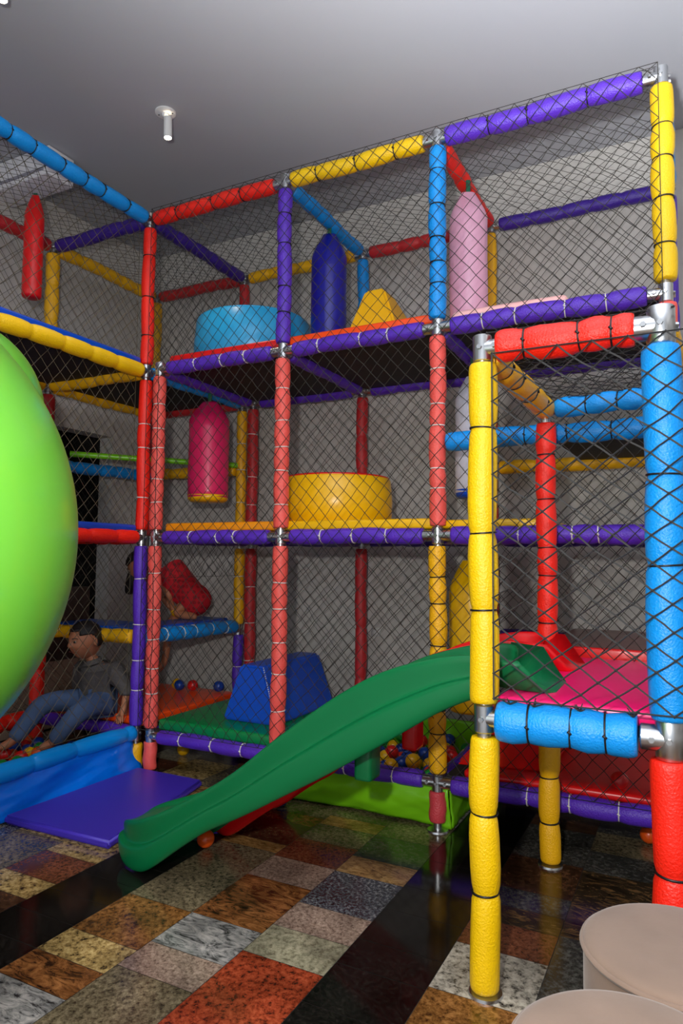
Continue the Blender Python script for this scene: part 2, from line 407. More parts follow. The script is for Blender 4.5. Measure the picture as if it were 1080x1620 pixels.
spot(-2.665, 1.86, 'white ceiling spotlight cut off by the top left corner of the photo')

# ================================================================== CLIMBING FRAMES
uL, P1, P2, P3, P4 = -3.042, -2.927, -2.03, -1.121, -0.085
VF, VR = 3.228, 4.265
ZB, Z1, Z2, ZT = 0.228, 1.412, 2.454, 3.434
ZMH = 1.875
R1 = -2.94; uN = -3.922; uR = -3.042
XP, XM, YP, YM = (1, 0, 0), (-1, 0, 0), (0, 1, 0), (0, -1, 0)

frame = thing('climbing_frame', 'tall indoor climbing frame with purple beams and black net along the back wall', 'climbing frame', (0, 0, 0))
post(frame, P1, VF, 2.50, [(.03, .19, 'coral'), (.275, 1.36, 'coral'), (1.46, 2.405, 'coral')], [(ZB, [XP, YP]), (Z1, [XP, YP]), (Z2, [XP, YP])], r=.040, seed=1, lab='coral foam padded post')
post(frame, P2, VF, 3.47, [(.05, .19, 'coral'), (.275, 1.36, 'coral'), (1.46, 2.405, 'coral'), (2.50, 3.385, 'purple', .041, TIEB)], [(ZB, [XP, XM, YP]), (Z1, [XP, XM, YP]), (Z2, [XP, XM, YP]), (ZT, [XP, XM, YP])], r=.043, seed=2, lab='coral post with purple top section')
post(frame, P3, VF, 3.47, [(.045, .185, 'rose'), (.275, 1.36, 'amber', .043, TIEB), (1.46, 2.405, 'coral'), (2.50, 3.385, 'blue', .044, TIEB)], [(ZB, [XP, XM, YP]), (Z1, [XP, XM, YP]), (Z2, [XP, XM, YP]), (ZT, [XP, XM, YP])], r=.041, seed=3, seglen=.15, lab='post in yellow, coral and blue foam sections')
post(frame, P4, VF, 3.47, [(.05, .19, 'blue'), (.275, 1.80, 'blue'), (2.0, 2.405, 'coral', .046), (2.51, 3.385, 'yellow', .048, TIEB)], [(ZB, [XM, YP]), (ZMH, [XM, YP]), (Z2, [XM, YP]), (ZT, [XM, YP])], r=.043, seed=4, lab='corner post with yellow top section')
post(frame, R1, VR, 2.5, [(.05, .19, 'crimson'), (.275, 1.36, 'crimson'), (1.46, 2.405, 'crimson')], [(ZB, [XP]), (Z1, [XP]), (Z2, [XP, YM])], r=.042, seed=5, seglen=.26, lab='dark red rear post')
post(frame, P2, VR, 3.47, [(.05, .19, 'crimson'), (.275, 1.36, 'crimson'), (1.46, 2.405, 'crimson'), (2.5, 3.385, 'blue')], [(ZB, [XP, XM]), (Z1, [XP, XM]), (Z2, [XP, XM, YM]), (ZT, [XP, XM, YM])], r=.040, seed=6, seglen=.26, ties=False, lab='dark red rear post with blue top section')
post(frame, P3, VR, 3.47, [(.05, .19, 'crimson'), (.275, 1.36, 'crimson'), (1.46, 2.405, 'crimson'), (2.5, 3.385, 'amber')], [(ZB, [XP, XM]), (Z1, [XP, XM]), (Z2, [XP, XM, YM]), (ZT, [XP, XM, YM])], r=.034, seed=7, seglen=.26, ties=False, lab='rear post with yellow top section')
post(frame, P4, VR, 3.47, [(.05, .19, 'blue'), (.275, 1.8, 'blue'), (1.95, 2.405, 'blue'), (2.5, 3.385, 'purple')], [(ZB, [XM]), (ZMH, [XM]), (Z2, [XM, YM]), (ZT, [XM, YM])], r=.040, seed=8, seglen=.26, ties=False)
U = [P1, P2, P3, P4]
k = 20
for z, cs in ((ZB, ['purple'] * 3), (Z1, ['purple'] * 3), (Z2, ['purple'] * 3)):
    for i in range(3):
        k += 1
        beam(frame, (U[i], VF, z), (U[i + 1], VF, z), cs[i], seed=k, seglen=.17 if i == 2 else .2, r=.044 if i == 2 else .041)
for a, b, c in ((uL, P2, 'red'), (P2, P3, 'yellow'), (P3, P4, 'purple')):
    k += 1; beam(frame, (a, VF, ZT), (b, VF, ZT), c, seed=k, tie=TIEB, r=.043 if c != 'purple' else .047, seglen=.22, gaps=(.05, .075), ties=True)
k += 1; beam(frame, (P3, VF, ZMH), (P4, VF, ZMH), 'blue', seed=k, tie=TIEB, gap=.05, r=.046)
for i in range(3):       # rear beams
    for z, c in ((ZB, 'deeppurple'), (Z1, 'deeppurple'), (Z2, 'purple')):
        k += 1; beam(frame, ((R1 if i == 0 else U[i]), VR, z), (U[i + 1], VR, z), c, seed=k, ties=False, r=.038)
for a, b, c in ((uR, P2, 'amber'), (P2, P3, 'crimson'), (P3, P4, 'deeppurple')):
    k += 1; beam(frame, (a, VR, ZT), (b, VR, ZT), c, seed=k, ties=False, r=.042, gap=.06)
k += 1; beam(frame, (P3, VR, ZMH - .005), (P4, VR, ZMH - .005), 'amber', seed=k, ties=False, r=.042, gap=.05)
k += 1; beam(frame, (P3, VR, .83), (P4, VR, .83), 'deeppurple', seed=k, ties=False, r=.042, gap=.05)
for i, (x0, x1) in enumerate(((P1, R1), (P2, P2), (P3, P3), (P4, P4))):   # depth beams
    for z, c in ((ZB, 'deeppurple'), (Z1, 'deeppurple'), (Z2, 'purple')):
        k += 1; beam(frame, (x0, VF, z), (x1, VR, z), c, seed=k, ties=False, r=.040, seglen=.16)
for x, c in ((P2, 'blue'), (P3, 'red'), (P4, 'blue')):
    k += 1; beam(frame, (x, VF, ZT), (x, VR, ZT), c, seed=k, ties=False, r=.043, seglen=.16)
for a, b in zip(U[:-1], U[1:]):           # decks
    for z in (Z1, Z2):
        bm_obj('deck_panel', box_bm(a + .03, b - .03, VF + .03, VR - .03, z + .005, z + .032, .003), DARKWOOD, frame, smooth=False)
for a, b in ((P1, P2), (P3, P4)):
    bm_obj('deck_panel', box_bm(a + .03, b - .03, VF + .03, VR - .03, ZB + .005, ZB + .03, .003), DARKWOOD, frame, smooth=False)
bm_obj('deck_panel', box_bm(-.60, -.10, VF + .03, VR - .03, ZMH + .01, ZMH + .04, .003), DARKWOOD, frame, smooth=False)
bm_obj('deck_panel', box_bm(-.64, -.10, VF - .03, VR - .05, .83, .855, .003), DARKWOOD, frame, smooth=False)
# nets
net('safety_net', (uL + .06, VF - .052, ZB + .04), (P4 - uL - .07, 0, 0), (0, 0, ZT - ZB), frame, seed=11, dw=.078, dh=.084, m=NETB, th=.0019, skip=None)
net('safety_net', (P1, VR + .05, ZB + .04), (P4 - P1, 0, 0), (0, 0, ZT - ZB), frame, seed=12, dw=.078, dh=.084, th=.0018)
net('safety_net', (uL, VF - .01, ZT + .05), (P4 - uL, 0, 0), (0, VR - VF + .04, 0), frame, seed=13, dw=.078, dh=.084, th=.0015)

lc = random.Random(4); lv = []
pts_ = [Vector((P1 + .032 + lc.uniform(-.006, .006), VF - .046 + lc.uniform(-.004, .004), ZB + .06 + i * .06)) for i in range(37)]
for a, b in zip(pts_[:-1], pts_[1:]): lv.append(tube_data(a, b, [(0, .0026), (.1, .0022), (1, .0022)], 5))
mesh_obj('lacing_cord', *merge(*lv), NETB, frame)

# --- left frame over the ball pit
lframe = thing('ball_pit_frame', 'padded play frame on the left with blue, yellow and red beams around a ball pit', 'play frame', (0, 0, 0))
VN = 1.30
post(lframe, uL, VF, 3.47, [(.02, .165, 'amber'), (.275, 1.36, 'purple'), (1.46, 2.395, 'red'), (2.50, 3.375, 'red', .040, TIEB)], [(ZB, [XM, YM]), (Z1, [XM, YM]), (Z2, [XM, YM, YP]), (ZT, [XM, YM])], r=.040, seed=41, seglen=.24, lab='post with red upper and purple lower section')
post(lframe, uR, VR, 3.47, [(.05, .72, 'purple'), (.80, 1.36, 'amber'), (1.42, 2.40, 'amber'), (2.50, 3.385, 'crimson')], [(.76, [XM, YM]), (Z2, [XM, YM]), (ZT, [XM, XP, YM])], r=.038, seed=42, seglen=.22, lab='rear post with yellow and purple sections')
post(lframe, uN, VF, 3.47, [(.03, .18, 'red'), (.275, 1.36, 'red'), (1.46, 2.395, 'crimson'), (2.5, 3.385, 'amber')], [(ZB, [XP, YM]), (Z1, [XP, YM, YP]), (Z2, [XP, YM, YP]), (ZT, [XP, YM, YP])], r=.046, seed=43, ties=False, seglen=.2, lab='red post with yellow top section')
post(lframe, uN, VR, 3.47, [(.05, 1.36, 'crimson'), (1.46, 2.395, 'crimson'), (2.5, 3.385, 'amber')], [(Z2, [XP, YM]), (ZT, [XP, YM])], r=.042, seed=44, ties=False)
post(lframe, uL, VN, 3.47, [(.05, 1.36, 'red'), (1.46, 2.395, 'yellow'), (2.5, 3.385, 'blue')], [(Z2, [XM, YP]), (ZT, [XM, YP])], r=.042, seed=45, ties=False)
post(lframe, uN, VN, 3.47, [(.05, 1.36, 'red'), (1.46, 2.395, 'yellow'), (2.5, 3.385, 'blue')], [(Z2, [XP, YP]), (ZT, [XP, YP])], r=.042, seed=46, ties=False)
LB = [((uL, VN, ZT), (uL, VF, ZT), 'blue', .044, TIEB, 1), ((uL, VN, Z2), (uL, VF, Z2), 'yellow', .045, TIEW, 0), ((uL, VN, Z1), (uL, VF, Z1), 'red', .041, TIEW, 0),
      ((uN, VF, ZT), (uL, VF, ZT), 'deeppurple', .044, TIEW, 0), ((uN, VF, Z2), (uL, VF, Z2), 'amber', .046, TIEW, 0), ((uN, VF, Z1), (uL, VF, Z1), 'red', .041, TIEW, 0), ((uN, VF, ZB), (uL, VF, ZB), 'purple', .042, TIEW, 0),
      ((uN, VF, ZT), (uN, VR, ZT), 'amber', .044, TIEW, 0), ((uN, VF, Z2), (uN, VR, Z2), 'amber', .044, TIEW, 0), ((uL, VF, ZT), (uR, VR, ZT), 'deeppurple', .044, TIEW, 0),
      ((uL, VF, Z2), (uR, VR, Z2), 'blue', .040, TIEW, 0), ((uN, VR, ZT), (uR, VR, ZT), 'crimson', .042, TIEW, 0), ((uN, VR, Z2), (uR, VR, Z2), 'crimson', .040, TIEW, 0),
      ((uN, VR, 1.96), (uR, VR, 1.955), 'amber', .042, TIEW, 0), ((uN, VF, 1.92), (uN, VR, 1.945), 'blue', .044, TIEW, 0),
      ((uN, VN, ZT), (uN, VF, ZT), 'crimson', .044, TIEW, 0), ((uN, VN, Z2), (uN, VF, Z2), 'amber', .044, TIEW, 0), ((uN, VN, ZB), (uN, VF, ZB), 'red', .052, TIEB, 0),
      ((uN, VN, ZT), (uL, VN, ZT), 'blue', .044, TIEW, 0), ((uN, VN, Z2), (uL, VN, Z2), 'yellow', .044, TIEW, 0),
      ((uL, VF, .80), (uR, VR, .785), 'blue', .048, TIEW, 1), ((uN, VF, .80), (uL, VF, .80), 'amber', .044, TIEW, 0)]
for i, (a, b, c, rr, tm, tt) in enumerate(LB):
    beam(lframe, a, b, c, r=rr, tie=tm, seed=60 + i, ties=bool(tt), gap=.05, seglen=.17 if tt else .2)
# smooth blue PVC edge roll of the pit with its own seams
foam_tube('edge_roll', (uL, VN, .232), (uL, VF - .03, .232), .047, mat('blue_pvc', (0, 138, 222), .28, bump=(6, .05, .004)), lframe, ties=[.30, .47, .62, .765, .965], pinch=.82, tieobj=False, seed=5)
cyl('handrail', (uN, 3.43, 2.016), (uR, VR, 1.987), .021, mat('green_pipe', (120, 200, 20), .3), lframe)
cyl('handrail', (uN, 3.40, 2.497), (-3.2, VR - .01, 2.53), .016, mat('green_pipe', (120, 200, 20), .3), lframe)
bm_obj('deck_panel', box_bm(uN + .03, uL - .03, VN + .03, VF - .03, Z2 + .005, Z2 + .03, .003), DARKWOOD, lframe, smooth=False)
bm_obj('deck_panel', box_bm(uN + .03, uL - .03, VF + .03, VR - .03, Z2 + .005, Z2 + .03, .003), DARKWOOD, lframe, smooth=False)
bm_obj('deck_panel', box_bm(uN + .03, uL - .03, VN + .03, VF - .03, Z1 + .005, Z1 + .03, .003), DARKWOOD, lframe, smooth=False)
bm_obj('deck_panel', box_bm(uN + .03, uL - .03, VF + .03, VR - .03, ZB + .005, ZB + .03, .003), DARKWOOD, lframe, smooth=False)
bm_obj('deck_panel', box_bm(-3.34, uL - .04, VF + .03, VR - .05, .775, .80, .003), DARKWOOD, lframe, smooth=False)
bm_obj('deck_panel', box_bm(uN + .04, -3.34, VF + .03, 3.62, .775, .80, .003), DARKWOOD, lframe, smooth=False)
net('safety_net', (uL - .055, VN, ZB + .05), (0, VF - VN - .03, 0), (0, 0, ZT - ZB - .02), lframe, seed=21, dw=.085, dh=.095, m=NETLIT, th=.0019)
net('safety_net', (uN - .055, VN, ZB + .05), (0, VR - VN, 0), (0, 0, ZT - ZB - .02), lframe, seed=22, dw=.08, dh=.085, th=.0015)
net('safety_net', (uN, VR + .05, ZB + .05), (uR - uN, 0, 0), (0, 0, ZT - ZB - .02), lframe, seed=23, dw=.08, dh=.085, th=.0015)
net('safety_net', (uN, VN, ZT + .05), (uL - uN, 0, 0), (0, VR - VN, 0), lframe, seed=24, dw=.08, dh=.085, th=.0015)
net('safety_net', (uL + .02, VF, 1.16), (0, VR - VF, 0), (0, 0, .25), lframe, seed=25, dw=.085, dh=.095, th=.0014)
net('safety_net', (uL + .02, VF, Z2), (0, VR - VF, 0), (0, 0, ZT - Z2), lframe, seed=26, dw=.085, dh=.095, th=.0014)

# --- slide tower
A = (-.586, 2.117); B = (-.070, 2.121); Cc = (-.575, 3.10); D = (-.050, 3.03)
ZTW = 1.965; ZTF = .812
tower = thing('slide_tower', 'front slide tower with thick yellow, red and blue foam posts and a pink deck', 'slide tower', (0, 0, 0))
post(tower, *A, 2.0, [(.014, .755, 'yellow'), (.86, 1.915, 'yellow')], [(ZTF, [XP, YP]), (ZTW, [XP, YP])], r=.0445, tie=TIEB, seglen=.27, seed=81, lab='yellow foam padded post nearest the camera')
post(tower, *B, 2.0, [(.04, .755, 'red', .052), (.865, 1.905, 'blue', .053)], [], r=.052, tie=TIEB, seglen=.30, seed=82, lab='thick post, blue above and red below')
for zc in (ZTF, ZTW): connector(zc, B[0], B[1], [XM, YP], tower, rp=.038, h=.11)
post(tower, *Cc, 1.98, [(.018, .755, 'amber', .044), (.87, 1.90, 'red', .043)], [(ZTW, [XP, YM])], r=.044, tie=TIEB, seglen=.17, seed=83, lab='inner post, red above and yellow below')
post(tower, *D, 1.98, [(.05, .755, 'blue', .046), (.87, 1.90, 'blue', .046)], [(ZTW, [XM, YM])], r=.046, tie=TIEB, seglen=.25, seed=84, ties=False)
foam_tube('beam', (A[0] + .050, A[1], ZTW), (B[0] - .070, B[1], ZTW), .051, F['red'], tower, ties=[.21, .62, .85], tie_mat=TIEB, seed=91)
foam_tube('beam', (A[0] + .046, A[1] - .01, ZTF), (B[0] - .082, B[1] - .01, ZTF), .061, F['blue'], tower, ties=[.24, .545, .79], tie_mat=TIEB, pinch=.88, seed=92)
beam(tower, (*A, ZTW), (*Cc, ZTW), 'amber', r=.046, tie=TIEB, seed=93, gaps=(.06, .0), seglen=.17)
beam(tower, (*Cc, ZTW), (*D, ZTW), 'blue', r=.044, tie=TIEB, seed=94, gap=.05, seglen=.13)
beam(tower, (*B, ZTW), (*D, ZTW), 'amber', r=.047, tie=TIEB, seed=95, gap=.07, ties=False)
beam(tower, (*B, ZTF), (*D, ZTF), 'blue', r=.05, tie=TIEB, seed=96, gap=.06, ties=False)
beam(tower, (*A, ZTF), (*Cc, ZTF), 'amber', r=.03, tie=TIEB, seed=97, gap=.06, ties=False)
bm_obj('deck_panel', box_bm(A[0] + .03, B[0] - .0, A[1] + .05, 3.17, .795, .825, .003), DARKWOOD, tower, smooth=False)
net('rope_net', (A[0] + .046, A[1] - .060, .885), (.580, 0, 0), (0, 0, ZTW - .92), tower, dw=.097, dh=.074, m=NETN, th=.0027, jit=.003, wave=.004, seed=31, knots=.0050)
net('rope_net', (B[0] + .075, A[1] - .06, .84), (0, .95, 0), (0, 0, ZTW - .80), tower, dw=.097, dh=.074, m=NETN, th=.0026, jit=.003, wave=.004, seed=32, knots=.0048)
net('rope_net', (A[0] + .02, A[1] - .02, ZTW + .045), (.53, 0, 0), (0, 1.0, 0), tower, dw=.09, dh=.08, m=NETN, th=.002, jit=.006, wave=.012, seed=33, knots=.004)
# black lashing knots along the net's lower hem
for i, x in enumerate((-.50, -.43, -.30, -.16)):
    bmk = bmesh.new()
    for q in range(5):
        a = rnd.uniform(0, 6.28); L = rnd.uniform(.015, .035)
        vv, fq = tube_data((x, A[1] - .03, .868), (x + math.cos(a) * L, A[1] - .03 + rnd.uniform(-.01, .01), .872 + abs(math.sin(a)) * L * .7), [(0, .003), (1, .0015)], 5)
        vs2 = [bmk.verts.new(p) for p in vv]
        for q4 in fq: bmk.faces.new([vs2[t] for t in q4])
    bm_obj('lashing_knot', bmk, NETN, tower)

# ================================================================== MATS ON THE DECKS
def pad(name, label, x0, x1, y0, y1, z0, z1, m, bev=.016, cat='mat', group=None, puff=0.0, seed=0):
    """cushion: rounded box with a slightly crowned top"""
    bm = bmesh.new(); cx, cy, cz = (x0 + x1) / 2, (y0 + y1) / 2, z0
    w, d, h = x1 - x0, y1 - y0, z1 - z0
    bmesh.ops.create_cube(bm, size=1)
    for v_ in bm.verts: v_.co = Vector((v_.co.x * w, v_.co.y * d, (v_.co.z + .5) * h))
    bmesh.ops.bevel(bm, geom=bm.edges[:], offset=min(bev, h * .45), segments=3, affect='EDGES', profile=.5)
    top = [f_ for f_ in bm.faces if f_.normal.z > .95 and f_.calc_area() > w * d * .4]
    bmesh.ops.subdivide_edges(bm, edges=list({e for f_ in top for e in f_.edges}), cuts=7, use_grid_fill=True)
    rg = random.Random(seed)
    p = [rg.uniform(0, 6) for _ in range(4)]
    for v_ in bm.verts:
        if v_.co.z > h * .99:
            k_ = (1 - (2 * v_.co.x / w) ** 2) * (1 - (2 * v_.co.y / d) ** 2)
            v_.co.z += k_ * (puff + .003 * math.sin(9 * v_.co.x + p[0]) * math.sin(8 * v_.co.y + p[1]))
    o_ = bm_obj(name, bm, m, loc=(cx, cy, cz))
    return tag(sharp(o_, 50), label, cat, group)
MB_, MT_ = .034, .088
pad('floor_mat', 'red mat on the top deck under the light blue drum', P1 + .05, P2 - .02, VF + .02, VR - .05, Z2 + MB_, Z2 + MT_, V['red'], group='mats on the decks')
pad('floor_mat', 'orange mat on the top deck under the yellow wedge block', P2 + .02, P3 - .02, VF + .02, VR - .05, Z2 + MB_, Z2 + MT_, V['orange'], group='mats on the decks')
pad('floor_mat', 'pale pink mat on the top deck beside the hanging pale pink bag', P3 + .06, -.50, VF + .03, VR - .05, Z2 + MB_, Z2 + .085, V['palepink'], bev=.024, puff=.045, group='mats on the decks')
pad('floor_mat', 'orange mat on the middle deck below the hanging magenta bag', P1 + .05, P2 - .01, VF + .02, VR - .05, Z1 + MB_, Z1 + MT_, V['tan'], group='mats on the decks')
pad('floor_mat', 'yellow mat on the middle deck under the yellow drum', P2 + .01, P3 - .01, VF + .02, VR - .05, Z1 + MB_, Z1 + MT_, V['yellow'], group='mats on the decks')
pad('floor_mat', 'yellow mat on the middle deck right of the blue topped white bag', P3 + .01, -.60, VF + .02, VR - .05, Z1 + MB_, Z1 + MT_ - .01, V['yellow'], group='mats on the decks')
pad('floor_mat', 'green mat on the lowest deck under the blue wedge block', P1 + .04, P2 + .0, VF + .015, VR - .05, ZB + .031, ZB + .095, V['green'], group='mats on the decks')
pad('floor_mat', 'dark red mat on the lowest deck below the pink slide deck', P3 + .12, P4 - .02, VF + .02, VR - .05, ZB + .031, ZB + .07, V['red'], group='mats on the decks')
pad('floor_mat', 'blue mat on the upper left deck above the yellow beam', uN + .03, uL - .0, VN + .05, VF - .04, Z2 + .031, Z2 + .082, V['royal'], group='mats on the decks')
pad('floor_mat', 'blue mat on the left middle deck above the red beam', uN + .03, uL - .0, VN + .05, VF - .04, Z1 + .031, Z1 + .078, V['royal'], group='mats on the decks')
pad('floor_mat', 'orange mat under the row of balls behind the seated child', uN + .05, uL + .03, VF + .03, VR - .06, ZB + .031, ZB + .085, V['orange'], group='mats on the decks')
pad('floor_mat', 'blue mat under the crawling child in the polka dot dress', -3.34, uL - .045, VF + .03, VR - .06, .801, .848, V['blue'], group='mats on the decks')
pad('floor_mat', 'blue mat above the yellow beam behind the head of the seated child', uN + .05, -3.345, VF + .04, 3.62, .801, .848, V['blue'], group='mats on the decks')
pad('floor_mat', 'shaded brown red mat behind the bright pink slide deck', -.635, -.11, 3.235, VR - .08, .856, .905, V['shadedred'], group='mats on the decks')
pad('deck_mat', 'bright pink mat covering the deck of the slide tower', A[0] + .02, B[0] + .02, A[1] + .045, 3.205, .826, .873, V['pink'], group=None, puff=.004)
pad('border_roll', 'red padded strip along the back of the bright pink mat', -.52, -.12, 3.21, 3.235, .83, .915, V['red'], bev=.010)
# purple landing mat (slightly skewed on the floor)
lm = bmesh.new()
bmesh.ops.create_cube(lm, size=1)
corn = {(-1, -1): (-3.00, 2.30), (1, -1): (-2.325, 2.32), (1, 1): (-2.50, 3.19), (-1, 1): (-2.985, 3.19)}
for v_ in lm.verts:
    c = corn[(1 if v_.co.x > 0 else -1, 1 if v_.co.y > 0 else -1)]
    v_.co = Vector((c[0], c[1], .002 + (v_.co.z + .5) * .040))
bmesh.ops.bevel(lm, geom=lm.edges[:], offset=.012, segments=3, affect='EDGES')
tag(sharp(bm_obj('landing_mat', lm, mat('purple_mat', (64, 44, 172), .38, bump=(120, .1, .001))), 50), 'flat purple landing mat on the granite floor at the foot of the green slide', 'mat')

# blue vinyl skirt of the pit
def sheet(name, p00, p10, p11, p01, m, thick=.006, nu=40, nv=12, amp=.010, seed=1, lab=None, cat=None, parent=None, shape=None):
    rg = random.Random(seed); p00, p10, p11, p01 = map(Vector, (p00, p10, p11, p01))
    nrm = (p10 - p00).cross(p01 - p00).normalized(); ph = [(rg.uniform(4, 26), rg.uniform(-9, 9), rg.uniform(0, 6.28), rg.uniform(.3, 1)) for _ in range(7)]
    g1, g2 = [], []
    for j in range(nv + 1):
        for i in range(nu + 1):
            s, t = i / nu, j / nv
            p = (p00 * (1 - s) + p10 * s) * (1 - t) + (p01 * (1 - s) + p11 * s) * t
            w = sum(a_ * math.sin(fx * s + fy * t + q) ** 3 for fx, fy, q, a_ in ph) / 2.2 * amp
            if shape: w += shape(s, t)
            g1.append(p + nrm * w); g2.append(p + nrm * (w - thick))
    n = len(g1); fs = []
    def id_(i, j): return j * (nu + 1) + i
    for j in range(nv):
        for i in range(nu):
            q = (id_(i, j), id_(i + 1, j), id_(i + 1, j + 1), id_(i, j + 1)); fs.append(q); fs.append(tuple(n + x for x in reversed(q)))
    for i in range(nu):
        fs.append((id_(i + 1, 0), id_(i, 0), n + id_(i, 0), n + id_(i + 1, 0))); fs.append((id_(i, nv), id_(i + 1, nv), n + id_(i + 1, nv), n + id_(i, nv)))
    for j in range(nv):
        fs.append((id_(0, j), id_(0, j + 1), n + id_(0, j + 1), n + id_(0, j))); fs.append((id_(nu, j + 1), id_(nu, j), n + id_(nu, j), n + id_(nu, j + 1)))
    o_ = mesh_obj(name, g1 + g2, fs, m, parent)
    if lab: tag(o_, lab, cat)
    return o_
BLV = mat('blue_vinyl_skirt', (0, 112, 226), .20, bump=(7, .5, .014), var=(3, .12))
sheet('pit_skirt', (uL + .050, VN, .012), (uL + .058, VF + .015, .012), (uL + .012, VF - .05, .205), (uL + .012, VN, .205), BLV, amp=.016, seed=4, nu=90, lab='wrinkled blue vinyl skirt hanging from the blue roll beside the purple mat', cat='vinyl skirt', shape=lambda s, t: -.004 * math.sin(PI * t))
LIMEV = mat('lime_vinyl', (124, 204, 20), .35, bump=(7, .25, .01), var=(4, .1))
pit = thing('pit_liner', 'lime green vinyl liner forming the small ball pit under the green slide', 'ball pit liner', (0, 0, 0))
sheet('front_panel', (P2 + .05, VF + .035, .010), (P3 + .06, VF + .035, .010), (P3 + .05, VF + .01, .205), (P2 + .05, VF + .01, .205), LIMEV, amp=.012, seed=8, nu=70, parent=pit, shape=lambda s, t: .02 * math.sin(PI * t))
sheet('side_panel', (P3 + .065, VF + .035, .010), (P3 + .065, VR - .05, .010), (P3 + .05, VR - .05, .26), (P3 + .05, VF + .03, .205), LIMEV, amp=.010, seed=9, parent=pit)
sheet('side_panel', (P2 + .04, VR - .05, .010), (P2 + .04, VF + .04, .010), (P2 + .05, VF + .04, .26), (P2 + .05, VR - .05, .26), LIMEV, amp=.008, seed=10, parent=pit)
sheet('back_panel', (P2 + .05, VR - .045, .06), (P3 + .05, VR - .045, .06), (P3 + .05, VR - .06, .30), (P2 + .05, VR - .06, .30), LIMEV, amp=.012, seed=13, parent=pit)
bm_obj('pit_floor', box_bm(P2 + .05, P3 + .05, VF + .05, VR - .05, .01, .03), LIMEV, pit)

# ================================================================== SOFT BLOCKS AND BAGS
def drum(name, label, x, y, z, r, h, m, topm, cat='soft block', tilt=0, bulge=.02):
    n = 48; prof = [(0, r * .975), (.02, r), (.5, r + bulge * r), (.97, r * .985), (1.0, r * .965)]
    t = thing(name, label, cat, (x, y, z))
    vs_, fs = tube_data((0, 0, 0), (0, 0, h), [(a, b) for a, b in prof], n)
    fs = fs[:-1]                                   # leave the top to the lid
    o_ = mesh_obj('side_cover', vs_, fs, m, t); sharp(o_, 60)
    pr_ = [(0, r * .965), (.5, r * .968), (.8, r * .95), (1, r * .90)]
    vs_, fs = tube_data((0, 0, h - .004), (0, 0, h + .012), pr_, n)
    mesh_obj('top_cover', vs_, fs, topm, t)
    # vertical seam strip
    return t
drum('foam_drum', 'light blue foam drum standing on the red mat of the top deck', -2.615, 3.78, Z2 + MT_, .385, .315, V['cyan'], V['cyan'])
drum('foam_drum', 'big yellow foam drum with a red rim on the middle deck', -1.945, 3.73, Z1 + MT_, .335, .275, V['yellow'], V['red'])

def wedge(name, label, corners_b, corners_t, z0, z1, m, cat='soft block', bev=.014):
    bm = bmesh.new()
    vb = [bm.verts.new((x, y, z0)) for x, y in corners_b]; vt = [bm.verts.new((x, y, z1)) for x, y in corners_t]
    bm.faces.new(vb[::-1]); bm.faces.new(vt)
    for i in range(4): bm.faces.new((vb[i], vb[(i + 1) % 4], vt[(i + 1) % 4], vt[i]))
    cx = sum(c[0] for c in corners_b) / 4; cy = sum(c[1] for c in corners_b) / 4
    for v_ in bm.verts: v_.co -= Vector((cx, cy, z0))
    bmesh.ops.bevel(bm, geom=bm.edges[:], offset=bev, segments=3, affect='EDGES')
    return tag(sharp(bm_obj(name, bm, m, loc=(cx, cy, z0)), 40), label, cat)
BLW = mat('blue_vinyl_block', (0, 78, 198), .35, bump=(9, .15, .008))
wz = ZB + .097
wb = wedge('wedge_block', 'blue trapezoid foam block on the green mat of the lowest deck', [(-2.545, 3.42), (-2.16, 3.42), (-2.16, 4.14), (-2.545, 4.14)], [(-2.435, 3.44), (-2.27, 3.44), (-2.27, 4.12), (-2.435, 4.12)], wz, .655, BLW)
# white stitched seam on the near right edge
sv = []
for i in range(26):
    t_ = i / 26; p_ = Vector((.18 - .100 * t_, -.352 + .016 * t_, .02 + .31 * t_)); q_ = Vector((.18 - .100 * (t_ + .02), -.352 + .016 * (t_ + .02), .02 + .31 * (t_ + .022)))
    sv.append(tube_data(p_, q_, [(0, .0028), (1, .0028)], 6))
so = mesh_obj('seam_stitching', *merge(*sv), TIEW, wb)
YV = mat('yellow_vinyl_block', (246, 186, 0), .32, bump=(9, .1, .006))
wedge('wedge_block', 'yellow pyramid shaped foam block on the orange mat of the top deck', [(-1.80, 3.50), (-1.44, 3.50), (-1.44, 4.10), (-1.80, 4.10)], [(-1.69, 3.57), (-1.57, 3.57), (-1.57, 3.72), (-1.69, 3.72)], Z2 + MT_, 2.865, YV)
wedge('wedge_block', 'red wedge block lying on the dark red mat behind the yellow tower post', [(-1.06, 3.30), (-.62, 3.38), (-.62, 4.10), (-1.06, 4.10)], [(-.92, 3.72), (-.63, 3.75), (-.63, 4.09), (-1.0, 4.09)], ZB + .072, .48, V['red'])

